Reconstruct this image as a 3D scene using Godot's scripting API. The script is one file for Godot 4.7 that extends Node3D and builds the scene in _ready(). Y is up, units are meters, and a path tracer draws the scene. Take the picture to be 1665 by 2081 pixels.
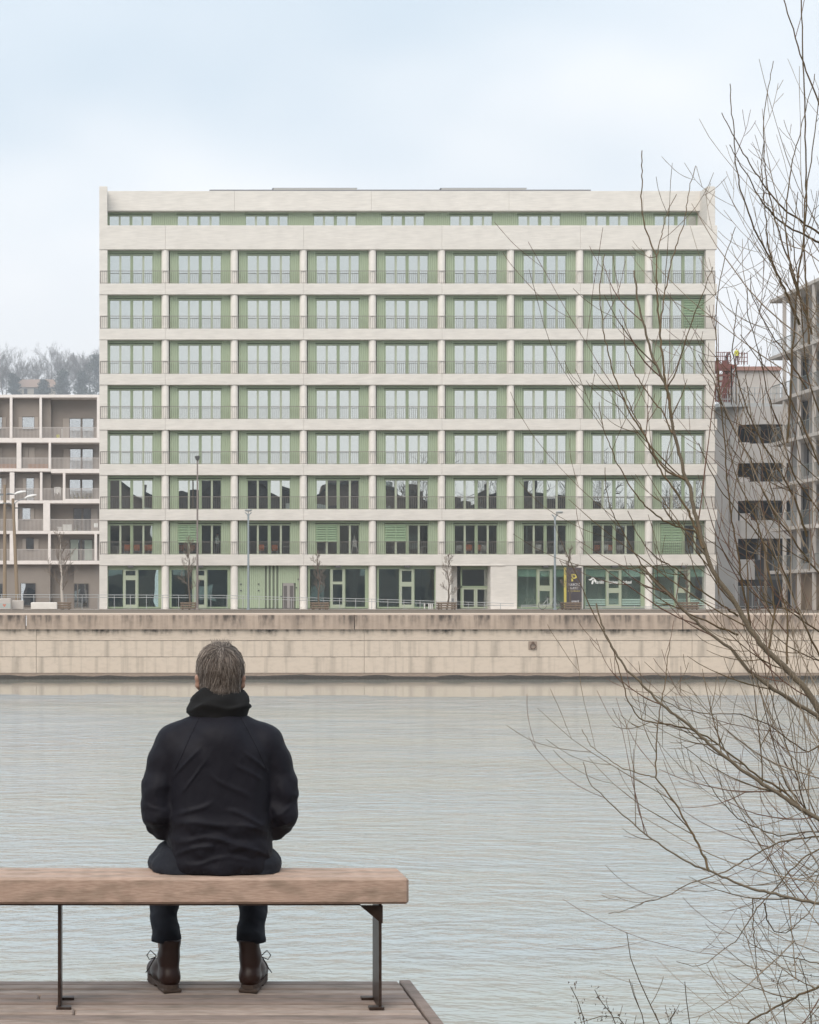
extends Node3D
# A man on a bench looks across a dock basin at a pale concrete block with green window bays.
# World: y is up, the water lies at y = 0, the photographer stands at the origin looking along -z.

const F := 3360.0      # lens: photograph pixels per unit of slope
const VX := 240.0      # where the optical axis meets the photograph
const HY := 1228.0
const EYE := 4.5
const ZB := 120.0      # distance of the office block's front
const ZQ := 98.8       # distance of the far quay wall

var rng := RandomNumberGenerator.new()
var mats := {}
var boxes := {}
var wob := FastNoiseLite.new()

func at(px: float, py: float, d: float) -> Vector3:
	return Vector3((px - VX) / F * d, EYE - (py - HY) / F * d, -d)
func sx(px: float, d: float) -> float: return (px - VX) / F * d
func sy(py: float, d: float) -> float: return EYE - (py - HY) / F * d

# ---------------------------------------------------------------- mesh building
class Mb:
	var v := PackedVector3Array()
	var n := PackedVector3Array()
	var uv := PackedVector2Array()
	var c := PackedColorArray()
	var col := Color(1, 1, 1)
	func tri(a: Vector3, b: Vector3, d: Vector3) -> void:   # counter-clockwise seen from the front
		var m := (b - a).cross(d - a).normalized()
		v.push_back(a); v.push_back(d); v.push_back(b)
		for i in 3: n.push_back(m); c.push_back(col); uv.push_back(Vector2.ZERO)
	func quad(a: Vector3, b: Vector3, d: Vector3, e: Vector3) -> void:
		tri(a, b, d); tri(a, d, e)
	func quv(a: Vector3, b: Vector3, d: Vector3, e: Vector3, u0: Vector2, u1: Vector2) -> void:
		var m := (b - a).cross(d - a).normalized()
		for q in [[a, Vector2(u0.x, u1.y)], [d, Vector2(u1.x, u0.y)], [b, Vector2(u1.x, u1.y)], [a, Vector2(u0.x, u1.y)], [e, u0], [d, Vector2(u1.x, u0.y)]]:
			v.push_back(q[0]); uv.push_back(q[1]); n.push_back(m); c.push_back(col)
	func stri(a: Vector3, b: Vector3, d: Vector3, na: Vector3, nb: Vector3, nd: Vector3) -> void:
		v.push_back(a); v.push_back(d); v.push_back(b)
		n.push_back(na); n.push_back(nd); n.push_back(nb)
		for i in 3: c.push_back(col); uv.push_back(Vector2.ZERO)
	func box(p: Vector3, s: Vector3, b := Basis.IDENTITY) -> void:
		var h := s / 2
		var q := []
		for i in 8: q.append(p + b * Vector3(h.x if i & 1 else -h.x, h.y if i & 2 else -h.y, h.z if i & 4 else -h.z))
		quad(q[4], q[5], q[7], q[6]); quad(q[1], q[0], q[2], q[3]); quad(q[5], q[1], q[3], q[7])
		quad(q[0], q[4], q[6], q[2]); quad(q[6], q[7], q[3], q[2]); quad(q[0], q[1], q[5], q[4])
	func bar(a: Vector3, b: Vector3, w: float, t := -1.0) -> void:
		var y := (b - a).normalized()
		var x := y.cross(Vector3.BACK if absf(y.z) < 0.9 else Vector3.UP).normalized()
		box((a + b) / 2, Vector3(w, a.distance_to(b), w if t < 0 else t), Basis(x, y, x.cross(y)))
	func bev(p: Vector3, s: Vector3, r: float, b := Basis.IDENTITY) -> void:   # a box with chamfered edges
		var h := s / 2
		var g := h - Vector3(r, r, r)
		for ax in 3:
			for sg in [-1.0, 1.0]:
				var u := (ax + 1) % 3
				var w := (ax + 2) % 3
				var f := []
				for k in [[-1, -1], [1, -1], [1, 1], [-1, 1]]:
					var e := Vector3.ZERO
					e[ax] = h[ax] * sg; e[u] = g[u] * k[0]; e[w] = g[w] * k[1]
					f.append(p + b * e)
				if sg > 0: quad(f[0], f[1], f[2], f[3])
				else: quad(f[3], f[2], f[1], f[0])
		for ax in 3:
			var u := (ax + 1) % 3
			var w := (ax + 2) % 3
			for su in [-1.0, 1.0]:
				for sw in [-1.0, 1.0]:
					var f := []
					for k in [[-1, 0], [1, 0], [1, 1], [-1, 1]]:
						var e := Vector3.ZERO
						e[ax] = g[ax] * k[0]
						e[u] = (h[u] if k[1] == 0 else g[u]) * su
						e[w] = (g[w] if k[1] == 0 else h[w]) * sw
						f.append(p + b * e)
					if su * sw > 0: quad(f[0], f[1], f[2], f[3])
					else: quad(f[3], f[2], f[1], f[0])
		for i in 8:
			var s3 := Vector3(1 if i & 1 else -1, 1 if i & 2 else -1, 1 if i & 4 else -1)
			var a := p + b * (Vector3(h.x, g.y, g.z) * s3)
			var d := p + b * (Vector3(g.x, h.y, g.z) * s3)
			var e := p + b * (Vector3(g.x, g.y, h.z) * s3)
			if s3.x * s3.y * s3.z > 0: tri(a, d, e)
			else: tri(a, e, d)
	func tube(p: Array, r: Array, k := 6, caps := true) -> void:
		var m := p.size()
		if m < 2: return
		var t: Vector3 = (p[1] - p[0]).normalized()
		var x: Vector3 = t.cross(Vector3.RIGHT if absf(t.x) < 0.8 else Vector3.UP).normalized()
		var pr := []
		var pn := []
		for i in m:
			var t2: Vector3 = ((p[mini(i + 1, m - 1)] as Vector3) - (p[maxi(i - 1, 0)] as Vector3)).normalized()
			x = (x - t2 * x.dot(t2)).normalized()
			var y := t2.cross(x)
			var ring := []
			var rn := []
			for j in k:
				var a := TAU * j / k
				var o := x * cos(a) + y * sin(a)
				ring.append((p[i] as Vector3) + o * float(r[i])); rn.append(o)
			if i > 0:
				for j in k:
					var l := (j + 1) % k
					stri(pr[j], pr[l], ring[l], pn[j], pn[l], rn[l])
					stri(pr[j], ring[l], ring[j], pn[j], rn[l], rn[j])
			if caps and i == 0:
				for j in k - 2: tri(ring[0], ring[j + 2], ring[j + 1])
			if caps and i == m - 1:
				for j in k - 2: tri(ring[0], ring[j + 1], ring[j + 2])
			pr = ring; pn = rn
	func lathe(o: Vector3, prof: Array, k := 16, ex := 1.0, ez := 1.0) -> void:   # prof: [radius, height] upwards
		for i in prof.size() - 1:
			var r0: float = prof[i][0]
			var r1: float = prof[i + 1][0]
			var y0: float = prof[i][1]
			var y1: float = prof[i + 1][1]
			var sl := Vector2(y1 - y0, r0 - r1).normalized()
			for j in k:
				var a := TAU * j / k
				var b := TAU * (j + 1) / k
				var da := Vector3(cos(a) * ex, 0, -sin(a) * ez)
				var db := Vector3(cos(b) * ex, 0, -sin(b) * ez)
				var na := Vector3(da.x * sl.x, sl.y, da.z * sl.x).normalized()
				var nb := Vector3(db.x * sl.x, sl.y, db.z * sl.x).normalized()
				var q0 := o + da * r0 + Vector3.UP * y0
				var q1 := o + db * r0 + Vector3.UP * y0
				var q2 := o + db * r1 + Vector3.UP * y1
				var q3 := o + da * r1 + Vector3.UP * y1
				if r0 > 0: stri(q0, q1, q2, na, nb, nb)
				if r1 > 0: stri(q0, q2, q3, na, nb, na)
	func prism(poly: Array, z0: float, z1: float) -> void:   # a counter-clockwise outline in x, y
		var pv := PackedVector2Array()
		for q in poly: pv.push_back(q)
		var ix := Geometry2D.triangulate_polygon(pv)
		var i := 0
		while i < ix.size():
			var a := pv[ix[i]]
			var b := pv[ix[i + 1]]
			var d := pv[ix[i + 2]]
			if (b - a).cross(d - a) < 0:
				var q := b
				b = d; d = q
			tri(Vector3(a.x, a.y, z1), Vector3(b.x, b.y, z1), Vector3(d.x, d.y, z1))
			tri(Vector3(a.x, a.y, z0), Vector3(d.x, d.y, z0), Vector3(b.x, b.y, z0))
			i += 3
		for k in pv.size():
			var a := pv[k]
			var b := pv[(k + 1) % pv.size()]
			quad(Vector3(a.x, a.y, z0), Vector3(b.x, b.y, z0), Vector3(b.x, b.y, z1), Vector3(a.x, a.y, z1))
	func mesh(m: Material) -> ArrayMesh:
		var a := []
		a.resize(Mesh.ARRAY_MAX)
		a[Mesh.ARRAY_VERTEX] = v; a[Mesh.ARRAY_NORMAL] = n; a[Mesh.ARRAY_TEX_UV] = uv; a[Mesh.ARRAY_COLOR] = c
		var am := ArrayMesh.new()
		am.add_surface_from_arrays(Mesh.PRIMITIVE_TRIANGLES, a)
		am.surface_set_material(0, m)
		return am

# ---------------------------------------------------------------- nodes
func thing(called: String, label: String, category: String, group := "", p := Vector3.ZERO) -> Node3D:
	var o := Node3D.new()
	o.name = called
	add_child(o, true)
	o.position = p
	tag(o, label, category, group)
	return o
func tag(o: Node3D, label: String, category: String, group := "") -> void:
	o.set_meta("label", label)
	o.set_meta("category", category)
	if group: o.set_meta("group", group)
func put(parent: Node, called: String, m: Mesh, mat: Material = null, p := Vector3.ZERO, b := Basis.IDENTITY) -> MeshInstance3D:
	var o := MeshInstance3D.new()
	o.name = called
	o.mesh = m
	if mat: o.material_override = mat
	o.transform = Transform3D(b, p)
	parent.add_child(o, true)
	return o
func fin(parent: Node, called: String, m: Mb, mat: Material, p := Vector3.ZERO) -> MeshInstance3D:
	return put(parent, called, m.mesh(mat), null, p)
func stuff(o: Node) -> void: o.set_meta("kind", "stuff")
func struct(o: Node) -> void: o.set_meta("kind", "structure")
# a box between two corners, its mesh shared between boxes of one size; edges chamfered by r
func bb(parent: Node, called: String, lo: Vector3, hi: Vector3, mat: Material, r := 0.0) -> MeshInstance3D:
	var s := (hi - lo).abs()
	var key := "%.3f %.3f %.3f %.3f" % [s.x, s.y, s.z, r]
	if not boxes.has(key):
		var m := Mb.new()
		if r > 0: m.bev(Vector3.ZERO, s, r)
		else: m.box(Vector3.ZERO, s)
		boxes[key] = m.mesh(null)
	return put(parent, called, boxes[key], mat, (lo + hi) / 2)

# ---------------------------------------------------------------- materials (base colours are linear)
func lin(r: float, g: float, b: float) -> Color: return Color(r, g, b).linear_to_srgb()
func mt(called: String, r := 0.5, g := 0.5, b := 0.5, rough := 0.8) -> StandardMaterial3D:
	if mats.has(called): return mats[called]
	var m := StandardMaterial3D.new()
	m.resource_name = called
	m.albedo_color = lin(r, g, b)
	m.roughness = rough
	mats[called] = m
	return m
func noise(freq: float, oct: int, sd: int, kind := FastNoiseLite.TYPE_SIMPLEX_SMOOTH) -> FastNoiseLite:
	var f := FastNoiseLite.new()
	f.noise_type = kind
	f.frequency = freq
	f.fractal_type = FastNoiseLite.FRACTAL_FBM
	f.fractal_octaves = oct
	f.seed = sd
	return f
func ntex(freq: float, oct: int, sd: int, lo: Color, hi: Color, size := 512, mid = null, kind := FastNoiseLite.TYPE_SIMPLEX_SMOOTH) -> NoiseTexture2D:
	var t := NoiseTexture2D.new()
	t.width = size; t.height = size
	t.seamless = true
	t.seamless_blend_skirt = 0.2
	t.normalize = true
	t.noise = noise(freq, oct, sd, kind)
	var g := Gradient.new()
	g.set_color(0, lo); g.set_color(1, hi)
	if mid != null: g.add_point(0.5, mid)
	t.color_ramp = g
	return t
func grey(x: float) -> Color: return Color(x, x, x).linear_to_srgb()
func tri_map(m: StandardMaterial3D, t: Texture2D, s: Vector3) -> StandardMaterial3D:
	m.albedo_texture = t
	m.uv1_triplanar = true
	m.uv1_world_triplanar = true
	m.uv1_scale = s
	m.uv1_triplanar_sharpness = 4.0
	return m
func tri_two(m: StandardMaterial3D, t: Texture2D, s: Vector3) -> void:
	m.detail_enabled = true
	m.detail_albedo = t
	m.detail_blend_mode = BaseMaterial3D.BLEND_MODE_MUL
	m.detail_uv_layer = BaseMaterial3D.DETAIL_UV_2
	m.uv2_triplanar = true
	m.uv2_world_triplanar = true
	m.uv2_scale = s
func bump(m: StandardMaterial3D, t: Texture2D, cm: float) -> void:
	m.heightmap_enabled = true
	m.heightmap_texture = t
	m.heightmap_scale = cm
# ---------------------------------------------------------------- bodies: tapered capsules joined smoothly, meshed as surface nets
class Body:
	var A := PackedVector3Array()
	var D := PackedVector3Array()
	var L := PackedFloat32Array()
	var R0 := PackedFloat32Array()
	var R1 := PackedFloat32Array()
	var k := 0.02
	var floor_y := -1e9
	var ceil_y := 1e9
	var folds := 0
	var nz := FastNoiseLite.new()
	const FOLD := [-0.1, 0.235, 0.09, 0.55, 0.0059, 0.0083, -0.06, 0.185, 0.12, 0.1, 0.0068, 0.009, 0.09, 0.205, 0.1, -0.3, 0.0068, 0.0083, 0.11, 0.165, 0.09, -0.1, 0.0059, 0.0075, -0.02, 0.125, 0.17, -0.05, 0.0085, 0.0097, -0.09, 0.09, 0.1, 0.25, 0.0059, 0.0075, 0.1, 0.085, 0.1, -0.22, 0.0068, 0.0075, 0, 0.055, 0.16, 0.04, 0.0051, 0.0075, -0.12, 0.4, 0.06, 0.9, 0.0051, 0.0075, 0.125, 0.4, 0.06, -1, 0.0059, 0.0075, 0.1, 0.365, 0.07, -0.8, 0.0051, 0.0083, -0.1, 0.35, 0.06, 1.1, 0.0043, 0.0075, 0.03, 0.32, 0.1, -0.7, 0.0043, 0.0097, -0.23, 0.24, 0.05, -0.5, 0.0051, 0.0067, 0.23, 0.235, 0.05, 0.5, 0.0051, 0.0067, -0.225, 0.19, 0.05, -0.3, 0.0051, 0.006, 0.225, 0.185, 0.05, 0.4, 0.0051, 0.006]
	func cap(a: Vector3, b: Vector3, r0: float, r1 := -1.0) -> void:
		A.push_back(a); D.push_back(b - a); L.push_back(maxf((b - a).length_squared(), 1e-9))
		R0.push_back(r0); R1.push_back(r0 if r1 < 0 else r1)
	func chain(pts: Array, rs: Array) -> void:
		for i in pts.size() - 1: cap(pts[i], pts[i + 1], rs[i], rs[i + 1])
	func raw(p: Vector3) -> float:
		var d := 1e9
		for i in A.size():
			var pa := p - A[i]
			var h := clampf(pa.dot(D[i]) / L[i], 0.0, 1.0)
			var e := (pa - D[i] * h).length() - lerpf(R0[i], R1[i], h)
			var g := maxf(k - absf(d - e), 0.0)
			d = minf(d, e) - (g * g / (4.0 * k) if d < 1e8 else 0.0)
		return d
	func f(p: Vector3) -> float:
		var d := raw(p)
		if folds == 1 and absf(d) < 0.05:      # a waxed jacket: slack folds over the waist, drag lines from the armpits, creased sleeves
			var ax := absf(p.x)
			var w := nz.get_noise_3d(p.x * 8, p.y * 6, p.z * 6)
			var arm := smoothstep(0.17, 0.195, ax) * smoothstep(0.5, 0.42, p.y)
			var low := smoothstep(0.27, 0.13, p.y) * (1.0 - arm)
			# each fold: centre x, y, half length, tilt, depth
			var fsum := 0.0
			for i in range(0, FOLD.size(), 6):
				var dx: float = p.x - FOLD[i]
				var dy: float = p.y - FOLD[i + 1] - dx * FOLD[i + 3] + 0.012 * sin(dx * 25.0 + i)
				var fall: float = 1.0 - smoothstep(0.3, 1.0, absf(dx) / FOLD[i + 2])
				if fall > 0.0 and absf(dy) < 0.05: fsum += FOLD[i + 4] * fall * exp(-dy * dy / (FOLD[i + 5] * FOLD[i + 5]))
			if p.z > -0.09: d -= fsum * (1.0 - arm * 0.3)
			d -= low * 0.0035 * sin(p.y * 75.0 + 4.0 * w + p.x * 6.0)
			d -= arm * 0.0032 * sin(p.y * 58.0 + ax * 40.0 + w * 4.0) * smoothstep(0.42, 0.28, p.y)
			d -= 0.0045 * w + 0.0007 * nz.get_noise_3d(p.x * 40, p.y * 30, p.z * 40)
		elif folds == 2 and absf(d) < 0.05:    # trousers
			d -= 0.004 * sin(p.y * 75.0 + p.x * 26.0 + 2.0 * nz.get_noise_3d(p.x * 16, p.y * 16, p.z * 16))
		return maxf(maxf(d, floor_y - p.y), p.y - ceil_y)
	func mesh_into(m: Mb, lo: Vector3, hi: Vector3, cell: float) -> void:
		var nx := int(ceil((hi.x - lo.x) / cell)) + 1
		var ny := int(ceil((hi.y - lo.y) / cell)) + 1
		var nzz := int(ceil((hi.z - lo.z) / cell)) + 1
		var val := PackedFloat32Array()
		val.resize(nx * ny * nzz)
		val.fill(1.0)
		var step := 4
		var far := cell * step * 0.9 + 0.02
		for bz in range(0, nzz, step):
			for by in range(0, ny, step):
				for bx in range(0, nx, step):
					var c := lo + Vector3(bx + 1.5, by + 1.5, bz + 1.5) * cell
					var dc := f(c)
					if absf(dc) > far:
						if dc < 0:
							for z in range(bz, mini(bz + step, nzz)):
								for y in range(by, mini(by + step, ny)):
									for x in range(bx, mini(bx + step, nx)): val[x + nx * (y + ny * z)] = -1.0
						continue
					for z in range(bz, mini(bz + step, nzz)):
						for y in range(by, mini(by + step, ny)):
							for x in range(bx, mini(bx + step, nx)):
								val[x + nx * (y + ny * z)] = f(lo + Vector3(x, y, z) * cell)
		var id := {}
		var pts := PackedVector3Array()
		var cor := [0, 1, nx, nx + 1, nx * ny, nx * ny + 1, nx * ny + nx, nx * ny + nx + 1]
		var off := [Vector3(0, 0, 0), Vector3(1, 0, 0), Vector3(0, 1, 0), Vector3(1, 1, 0), Vector3(0, 0, 1), Vector3(1, 0, 1), Vector3(0, 1, 1), Vector3(1, 1, 1)]
		var edges := [[0, 1], [2, 3], [4, 5], [6, 7], [0, 2], [1, 3], [4, 6], [5, 7], [0, 4], [1, 5], [2, 6], [3, 7]]
		for z in nzz - 1:
			for y in ny - 1:
				var base := nx * (y + ny * z)
				for x in nx - 1:
					var b := base + x
					var s := 0
					for i in 8:
						if val[b + cor[i]] < 0.0: s += 1
					if s == 0 or s == 8: continue
					var q := Vector3.ZERO
					var cnt := 0
					for e in edges:
						var va := val[b + cor[e[0]]]
						var vb := val[b + cor[e[1]]]
						if (va < 0.0) != (vb < 0.0):
							q += (off[e[0]] as Vector3).lerp(off[e[1]], va / (va - vb))
							cnt += 1
					id[b] = pts.size()
					pts.push_back(lo + (Vector3(x, y, z) + q / cnt) * cell)
		var nor := PackedVector3Array()
		var h := cell * 0.7
		for p in pts:
			nor.push_back(Vector3(f(p + Vector3(h, 0, 0)) - f(p - Vector3(h, 0, 0)), f(p + Vector3(0, h, 0)) - f(p - Vector3(0, h, 0)), f(p + Vector3(0, 0, h)) - f(p - Vector3(0, 0, h))).normalized())
		var ax := [1, nx, nx * ny]
		for b in id:
			for a in 3:
				if (val[b] < 0.0) == (val[b + ax[a]] < 0.0): continue
				var u: int = ax[(a + 1) % 3]
				var w: int = ax[(a + 2) % 3]
				if not (id.has(b - u) and id.has(b - w) and id.has(b - u - w)): continue
				var q := [id[b], id[b - u], id[b - u - w], id[b - w]]
				if val[b] >= 0.0: q.reverse()
				for t in [[0, 1, 2], [0, 2, 3]]:
					var i0: int = q[t[0]]
					var i1: int = q[t[1]]
					var i2: int = q[t[2]]
					m.stri(pts[i0], pts[i1], pts[i2], nor[i0], nor[i1], nor[i2])
# ---------------------------------------------------------------- the scene
func _ready() -> void:
	rng.seed = 20417
	wob = noise(1.0, 3, 5)
	# camera: a shift lens, level and square to the facades
	var cam := Camera3D.new()
	cam.name = "camera"
	add_child(cam)
	cam.position = Vector3(0, EYE, 0)
	var near := 0.1
	cam.far = 2500.0
	cam.set_frustum(2081.0 / F * near, Vector2((832.5 - VX) / F * near, -(1040.5 - HY) / F * near), near, 2500.0)
	cam.current = true
	# sky: thin high overcast, whiter towards the horizon
	var env := Environment.new()
	env.background_mode = Environment.BG_SKY
	var sky := Sky.new()
	var pano := PanoramaSkyMaterial.new()
	pano.panorama = sky_image()
	sky.sky_material = pano
	env.sky = sky
	env.tonemap_mode = Environment.TONE_MAPPER_LINEAR
	env.tonemap_exposure = 1.96
	env.sdfgi_enabled = true
	env.ssao_enabled = true
	env.ssil_enabled = true
	env.fog_enabled = true
	env.fog_density = 0.00055
	env.fog_light_color = Color(0.93, 0.95, 0.98)
	var we := WorldEnvironment.new()
	we.name = "world_environment"
	we.environment = env
	add_child(we)
	var sun := DirectionalLight3D.new()
	sun.name = "sun"
	sun.light_energy = 0.5
	sun.light_color = Color(1.0, 0.955, 0.9)
	sun.light_angular_distance = 50.0
	sun.shadow_enabled = true
	add_child(sun)
	sun.rotation_degrees = Vector3(-44, -24, 0)

	make_materials()
	setting()
	quay_wall()
	office_block()
	left_block()
	car_park()
	slab_block()
	hill()
	behind_the_camera()
	promenade()
	indoors()
	deck_and_bench()
	person_on_bench()
	bank_tree()
	weeds()

func sky_image() -> ImageTexture:
	var w := 768
	var h := 384
	var im := Image.create_empty(w, h, false, Image.FORMAT_RGBF)
	var a := noise(1.0, 4, 11)
	var b := noise(1.0, 3, 23)
	for y in h:
		var el := PI * (0.5 - (y + 0.5) / h)
		for x in w:
			var az := TAU * (x + 0.5) / w
			var d := Vector3(cos(el) * sin(az), sin(el), cos(el) * cos(az))
			var e := maxf(d.y, 0.0)
			var pal := Color(0.606, 0.616, 0.629)
			var blu := Color(0.362, 0.440, 0.512)
			var t := smoothstep(0.12, 0.40, e + 0.13 * a.get_noise_3d(d.x * 3.2, d.y * 8.0, d.z * 3.2)) * 0.85
			var c := pal.lerp(blu, t)
			var cl := b.get_noise_3d(d.x * 2.2, d.y * 5.5, d.z * 2.2)
			c = c * (1.0 + 0.035 * cl)
			im.set_pixel(x, y, c)
	return ImageTexture.create_from_image(im)

func make_materials() -> void:
	var streak := ntex(0.02, 4, 3, grey(0.84), grey(1.0), 512)
	var blot := ntex(0.012, 3, 8, grey(0.90), grey(1.0), 512)
	var fine := ntex(0.06, 4, 12, grey(0.75), grey(1.0), 512)
	# pale board-marked concrete of the office block
	var m := mt("pale_concrete", 0.76, 0.72, 0.668, 0.9)
	tri_map(m, streak, Vector3(0.07, 1.1, 0.07))
	tri_two(m, blot, Vector3(0.11, 0.16, 0.11))
	bump(m, streak, 1.2)
	m = mt("column_concrete", 0.78, 0.74, 0.69, 0.85)
	tri_map(m, blot, Vector3(0.2, 0.25, 0.2))
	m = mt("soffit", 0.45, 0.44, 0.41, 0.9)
	m = mt("cladding_green", 0.385, 0.458, 0.322, 0.75)
	tri_map(m, ntex(0.05, 3, 31, grey(0.88), grey(1.0), 256), Vector3(3.0, 0.15, 3.0))
	mt("frame_green", 0.27, 0.33, 0.215, 0.5)
	mt("frame_pale", 0.36, 0.40, 0.30, 0.5)
	mt("rail_metal", 0.19, 0.165, 0.15, 0.5)
	mt("dark_metal", 0.10, 0.10, 0.10, 0.5)
	mt("interior_wall", 0.78, 0.77, 0.70, 0.95)
	mt("interior_dark", 0.06, 0.08, 0.075, 0.95)
	mt("interior_floor", 0.35, 0.33, 0.30, 0.7)
	mt("curtain", 0.8, 0.8, 0.78, 0.95)
	mt("blind_green", 0.34, 0.46, 0.30, 0.6)
	mt("roller_green", 0.33, 0.56, 0.43, 0.7)
	m = mt("clear_glass", 0.80, 0.86, 0.80, 0.0)
	glass(m, 0.30)
	m = mt("window_glass", 0.70, 0.722, 0.685, 0.0)      # coated double glazing: mostly mirror, part clear
	glass(m, 0.87)
	m = mt("shop_glass", 0.62, 0.78, 0.74, 0.0)
	glass(m, 0.42)
	m = mt("plain_glass", 0.80, 0.82, 0.82, 0.0)
	glass(m, 0.55)
	m = mt("grey_render", 0.30, 0.262, 0.232, 0.9)
	tri_map(m, blot, Vector3(0.1, 0.1, 0.1))
	mt("grey_render_pale", 0.29, 0.25, 0.21, 0.9)
	mt("shutter_grey", 0.36, 0.315, 0.28, 0.7)
	m = mt("white_frame", 0.86, 0.80, 0.765, 0.85)
	tri_map(m, blot, Vector3(0.2, 0.2, 0.2))
	mt("balcony_rail", 0.50, 0.46, 0.44, 0.6)
	mt("timber_warm", 0.42, 0.24, 0.15, 0.8)
	m = mt("parking_concrete", 0.47, 0.445, 0.425, 0.9)
	tri_map(m, blot, Vector3(0.12, 0.12, 0.12))
	m = mt("raw_concrete", 0.55, 0.51, 0.475, 0.9)
	tri_map(m, blot, Vector3(0.15, 0.15, 0.15))
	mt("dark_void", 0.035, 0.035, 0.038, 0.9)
	mt("slab_glass_dark", 0.10, 0.105, 0.105, 0.2)
	mt("red_steel", 0.20, 0.075, 0.06, 0.8)
	mt("galvanised", 0.42, 0.43, 0.43, 0.45)
	mt("lamp_grey", 0.27, 0.31, 0.335, 0.5)
	mt("hoarding", 0.27, 0.20, 0.14, 0.9)
	mt("white_paint", 0.75, 0.74, 0.72, 0.6)
	mt("hi_vis", 0.62, 0.62, 0.10, 0.8)
	mt("orange_plastic", 0.78, 0.22, 0.07, 0.5)
	mt("white_plastic", 0.85, 0.86, 0.83, 0.5)
	mt("skin", 0.42, 0.25, 0.185, 0.6)
	mt("dark_cloth", 0.03, 0.03, 0.035, 0.9)
	m = mt("quay_ground", 0.225, 0.175, 0.13, 0.95)
	tri_map(m, ntex(0.03, 4, 17, grey(0.55), grey(1.0), 512), Vector3(0.25, 0.25, 0.6))
	m = mt("bank_soil", 0.12, 0.10, 0.07, 0.95)
	tri_map(m, fine, Vector3(0.7, 0.7, 0.7))
	m = mt("bark_old", 0.27, 0.215, 0.155, 0.85)
	tri_map(m, ntex(0.05, 4, 121, lin(0.35, 0.36, 0.33), Color(1, 1, 1), 512), Vector3(9, 4, 9))
	bump(m, fine, 0.4)
	m = mt("bark_twig", 0.19, 0.124, 0.077, 0.7)
	tri_map(m, ntex(0.03, 3, 19, Color(0.72, 0.80, 0.70), Color(1.0, 0.96, 0.90), 256), Vector3(2.5, 2.5, 2.5))
	mt("bark_far", 0.13, 0.10, 0.075, 0.9)
	m = mt("bark_birch", 0.62, 0.56, 0.50, 0.85)
	tri_map(m, fine, Vector3(0.5, 3, 0.5))
	mt("needles", 0.05, 0.062, 0.04, 0.9)
	mt("twig_haze", 0.11, 0.095, 0.075, 0.9)
	mt("hill_green", 0.09, 0.095, 0.05, 0.95)
	m = mt("planter_wood", 0.22, 0.165, 0.12, 0.9)
	tri_map(m, fine, Vector3(1, 4, 1))
	m = mt("pole_wood", 0.33, 0.25, 0.17, 0.9)
	tri_map(m, fine, Vector3(4, 0.3, 4))
	# timber of the bench and the deck: long grain along x
	var grain := ntex(0.03, 5, 41, lin(0.60, 0.55, 0.52), Color(1.0, 1.0, 1.0), 512)
	var worn := ntex(0.012, 4, 44, lin(0.62, 0.64, 0.62), Color(1.0, 1.0, 1.0), 512, lin(0.93, 0.93, 0.93))
	m = mt("bench_timber", 0.63, 0.465, 0.375, 0.75)
	tri_map(m, grain, Vector3(1.0, 13.0, 13.0))
	tri_two(m, worn, Vector3(0.9, 2.0, 2.0))
	bump(m, grain, 0.15)
	for i in 3:
		m = mt("deck_timber_%d" % i, [0.46, 0.36, 0.54][i], [0.375, 0.29, 0.445][i], [0.325, 0.255, 0.39][i], 0.8)
		tri_map(m, grain, Vector3(0.6, 9.0, 9.0))
		m.uv1_offset = Vector3(0.37 * i, 0.21 * i, 0.13 * i)
		tri_two(m, worn, Vector3(0.6, 1.0, 1.6))
		bump(m, grain, 0.1)
	m = mt("bench_steel", 0.075, 0.058, 0.05, 0.42)
	m.metallic = 0.4
	tri_map(m, ntex(0.03, 4, 51, Color(0.75, 0.62, 0.55), Color(1, 1, 1), 256), Vector3(3, 3, 3))
	m = mt("jacket_cloth", 0.0105, 0.0100, 0.0155, 0.62)
	m.rim_enabled = true
	m.metallic_specular = 0.3
	m.rim = 0.08
	m.rim_tint = 0.5
	bump(m, ntex(0.2, 2, 66, grey(0), grey(1), 256), 0.05)
	m.uv1_triplanar = true
	m.uv1_world_triplanar = true
	m.uv1_scale = Vector3(5, 7, 5)
	m = mt("collar_cloth", 0.0045, 0.0043, 0.005, 0.9)
	m = mt("trouser_cloth", 0.005, 0.0066, 0.0135, 0.85)
	m = mt("boot_leather", 0.030, 0.0105, 0.0065, 0.4)
	mt("boot_sole", 0.085, 0.058, 0.045, 0.8)
	mt("hair_dark", 0.12, 0.097, 0.082, 0.55)
	mt("hair_mid", 0.20, 0.166, 0.145, 0.55)
	mt("hair_light", 0.42, 0.365, 0.32, 0.55)
	mt("weed_dry", 0.13, 0.10, 0.08, 0.9)
	mt("asphalt", 0.06, 0.06, 0.06, 0.9)
	mt("brick_far", 0.17, 0.135, 0.115, 0.9)
	mt("roof_far", 0.05, 0.045, 0.042, 0.8)
	mt("pale_far", 0.55, 0.57, 0.52, 0.9)

func glass(m: StandardMaterial3D, share: float) -> void:
	m.metallic = 1.0
	m.roughness = 0.0
	m.transparency = BaseMaterial3D.TRANSPARENCY_ALPHA
	m.albedo_color.a = share
	if not mats.has("_white"):
		var im := Image.create_empty(4, 4, false, Image.FORMAT_RGBA8)
		im.fill(Color.WHITE)
		mats["_white"] = ImageTexture.create_from_image(im)
		mats["_pane"] = pane_relief()
	m.albedo_texture = mats["_white"]
	m.uv1_triplanar = true
	m.uv1_world_triplanar = true
	m.uv1_scale = Vector3(0.19, 0.19, 0.19)
	bump(m, mats["_pane"], 0.13)

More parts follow.
